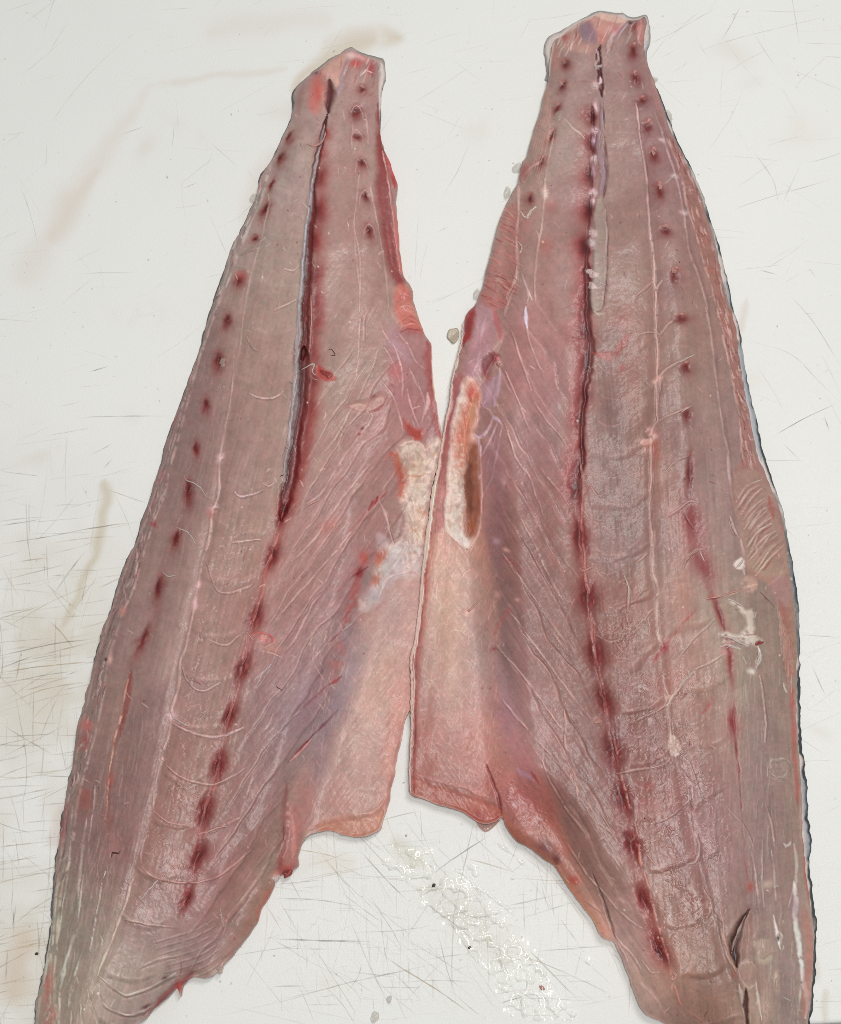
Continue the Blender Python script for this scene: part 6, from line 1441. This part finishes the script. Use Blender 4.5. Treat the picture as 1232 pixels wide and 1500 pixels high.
for pts, wd, a in [([(572,1262),(600,1266),(630,1274)], 46, .9), ([(640,1296),(668,1322),(700,1352),(736,1392)], 66, 1), ([(744,1404),(760,1430),(778,1462)], 64, 1), ([(790,1462),(806,1480),(830,1500)], 56, .9), ([(690,1268),(700,1276)], 26, .9), ([(748,1280),(756,1284)], 16, .7), ([(856,1392),(866,1412)], 16, .6)]:
    w.h[:] = 0
    w.line(pts, wd, None, a, soft=.9, h=1, taper=8)
    dens = np.maximum(dens, w.h)
nz = 1 - np.abs(fbm(w.U, w.V, 17, 33, 2) - .5) * 3.2
nz2 = fbm(w.U, w.V, 9, 35, 1)
hh = np.clip(dens * 1.25, 0, 1) * (.18 + (nz * .55 + nz2 * .6 - .45) * 1.0) - .17
for pts, wd in [([(660,1269),(680,1281),(700,1297),(728,1318),(757,1342)], 7), ([(721,1232),(745,1246),(764,1262),(779,1273)], 5), ([(864,1404),(852,1402),(842,1408)], 3.5), ([(812,1394),(816,1388)], 4)]:
    w.h[:] = 0
    w.line(pts, [wd * .6, wd, wd * .5, wd, wd * .5], None, 1, soft=.9, h=1, taper=8)
    hh = np.maximum(hh, (w.h - .45) * .8)
keep = hh > 0
cell = keep[:-1, :-1] & keep[1:, :-1] & keep[:-1, 1:] & keep[1:, 1:]
jj, ii = np.nonzero(cell)
idw = np.arange(w.ny * w.nx).reshape(w.ny, w.nx)
q = np.stack([idw[jj, ii], idw[jj + 1, ii], idw[jj + 1, ii + 1], idw[jj, ii + 1]], -1)
used, inv = np.unique(q, return_inverse=True)
Wz = unproj(w.U.astype(float), w.V.astype(float), .00026 + np.sqrt(np.maximum(hh, 0)) * .0004 + np.maximum(hh, 0) * .0015).reshape(-1, 3)[used]
wb = Wz.mean(0); wb[2] = 0
me = raw_mesh("water_film", Wz - wb, inv.reshape(q.shape))
wo = link("water_film", me, M_WATER, None, wb); wo["kind"] = "stuff"
wo["label"] = "wet streaks of water glinting on the board between the thick ends"

# ================================================================== scales and crumbs on the board
M_SCALE = tissue("fish_scale", (222, 216, 204), rough=.15, alpha=.27, sss=0)
M_TAN = tissue("tan_scale", (196, 182, 160), rough=.25, alpha=.92, sss=0)
M_CRUMB = tissue("dark_crumb", (66, 60, 56), rough=.6, sss=0)
M_GREY = tissue("grey_gristle", (196, 190, 178), rough=.2, sss=.1, alpha=.8)


def scale(x, y, rx, ry, an, label, mat, z0=.0004, name="fish_scale", cup=.0008):
    r = random.Random(int(x * 3 + y)); V = []; Q = []
    na, nr = 22, 4; t0 = math.radians(an)
    c = unproj(x, y, 0.0)
    for s_ in (0, 1):
        for i in range(nr + 1):
            f = i / nr
            for k in range(na):
                a = 2 * math.pi * k / na
                rr = f * (1 + .07 * math.sin(3 * a + x) + .05 * math.sin(5 * a + y))
                px, py = rx * rr * math.cos(a), ry * rr * math.sin(a)
                qx, qy = x + px * math.cos(t0) - py * math.sin(t0), y + px * math.sin(t0) + py * math.cos(t0)
                V.append(unproj(qx, qy, z0 + cup * f * f + .0003 * math.sin(2 * a) * f + (.0003 if s_ == 0 else 0)) - np.array([c[0], c[1], 0]))
    o = (nr + 1) * na
    for i in range(nr):
        for k in range(na):
            f4 = (i * na + k, (i + 1) * na + k, (i + 1) * na + (k + 1) % na, i * na + (k + 1) % na)
            Q.append(f4); Q.append(tuple(o + v for v in f4[::-1]))
    for k in range(na):
        Q.append((nr * na + (k + 1) % na, nr * na + k, o + nr * na + k, o + nr * na + (k + 1) % na))
    ob = link(name, raw_mesh(name, V, Q), mat, None, (c[0], c[1], 0))
    tag(ob, label, "fish scale" if name == "fish_scale" else "crumb", "loose fish scales on the board" if name == "fish_scale" else "small crumbs on the board")
    return ob


scale(664, 491, 9, 11, 10, "opaque tan scale stuck to the board in the gap between the fillets", M_TAN, cup=.0004)
scale(759, 246, 9, 7, -20, "clear scale poking out from the upper belly side of the right fillet", M_SCALE)
scale(743, 282, 5, 9, 10, "thin clear scale at the right fillet's inner edge below a larger one", M_SCALE)
scale(699, 431, 6, 8, 15, "small clear scale beside the red torn edge of the right fillet", M_SCALE)
scale(978, 172, 7, 11, -12, "large clear scale standing off the right fillet's outer edge near the tail", M_SCALE)
scale(958, 116, 6, 4, 10, "tiny clear scale nearest the right fillet's tail end", M_SCALE)
scale(371, 290, 5, 7, 20, "frayed clear scale on the upper left edge of the left fillet", M_SCALE)


def crumb(x, y, r_, label, mat, el=1.5, an=0):
    r = random.Random(int(x + y)); V = []; Q = []; na, nr = 10, 4
    c = unproj(x, y, 0.0); t0 = math.radians(an)
    for i in range(nr + 1):
        ph = math.pi / 2 * i / nr
        for k in range(na):
            a = 2 * math.pi * k / na; j = r.uniform(.75, 1.25)
            px = r_ * el * PXM * math.cos(a) * math.cos(ph) * j; py = r_ * PXM * math.sin(a) * math.cos(ph) * j
            V.append((px * math.cos(t0) - py * math.sin(t0), px * math.sin(t0) + py * math.cos(t0), .0002 + r_ * PXM * .7 * math.sin(ph) * (1 if i == nr else j)))
    for i in range(nr):
        for k in range(na):
            Q.append((i * na + k, i * na + (k + 1) % na, (i + 1) * na + (k + 1) % na, (i + 1) * na + k))
    ob = link("crumb", raw_mesh("crumb", V, Q), mat, None, (c[0], c[1], 0))
    tag(ob, label, "crumb", "small crumbs on the board")


crumb(635.5, 1297, 2.1, "black crumb at the upper end of the water streak", M_CRUMB, 1.4, 50)
crumb(688, 1388, 1.6, "black crumb beside the middle of the water streak", M_CRUMB, 1.5, 30)
crumb(54, 1397, 1.9, "black crumb on the board left of the left fillet's thick end", M_CRUMB, 1.3, 20)
scale(549, 1490, 6, 9, 20, "pale clear flake at the bottom edge of the photo below the water streak", M_SCALE, name="crumb", cup=.0002)
scale(570, 1464, 4, 6, 15, "small pale clear flake just above the bottom edge flake", M_SCALE, name="crumb", cup=.0002)
crumb(794, 1447, 2.4, "pinkish brown crumb near the right end of the water streak", M_PINK, 1.7, -30)
crumb(595, 1224, 1.4, "grey crumb on bare board beside the left fillet's belly flap corner", M_GREY, 1.0, 0)

# drip of bloody juice under the right belly flap
V = []; Q = []
loop = spline([(697,1203),(701,1211),(711,1219),(722,1213),(733,1201)], 2.0)
c = unproj(714.0, 1208.0, 0.0)
for k, (x, y) in enumerate(loop):
    t = k / (len(loop) - 1)
    for j in range(7):
        f = j / 6
        xx = x + (714 - x) * .42 * f; yy = y + (1199 - y) * .7 * f
        V.append(unproj(xx, yy, .0003 + .0013 * math.sin(math.pi * min(1, f * 1.4 + .02)) ** .7 * math.sin(math.pi * (t * .96 + .02)) ** .5) - np.array([c[0], c[1], 0]))
for k in range(len(loop) - 1):
    for j in range(6):
        Q.append((k * 7 + j, (k + 1) * 7 + j, (k + 1) * 7 + j + 1, k * 7 + j + 1))
M_JUICE = tissue("bloody_juice", (206, 132, 112), rough=.06, alpha=.5, sss=0)
ob = link("juice_drop", raw_mesh("juice_drop", V, Q), M_JUICE, None, (c[0], c[1], 0))
tag(ob, "pinkish drop of juice under the right belly flap's lower edge", "drop")
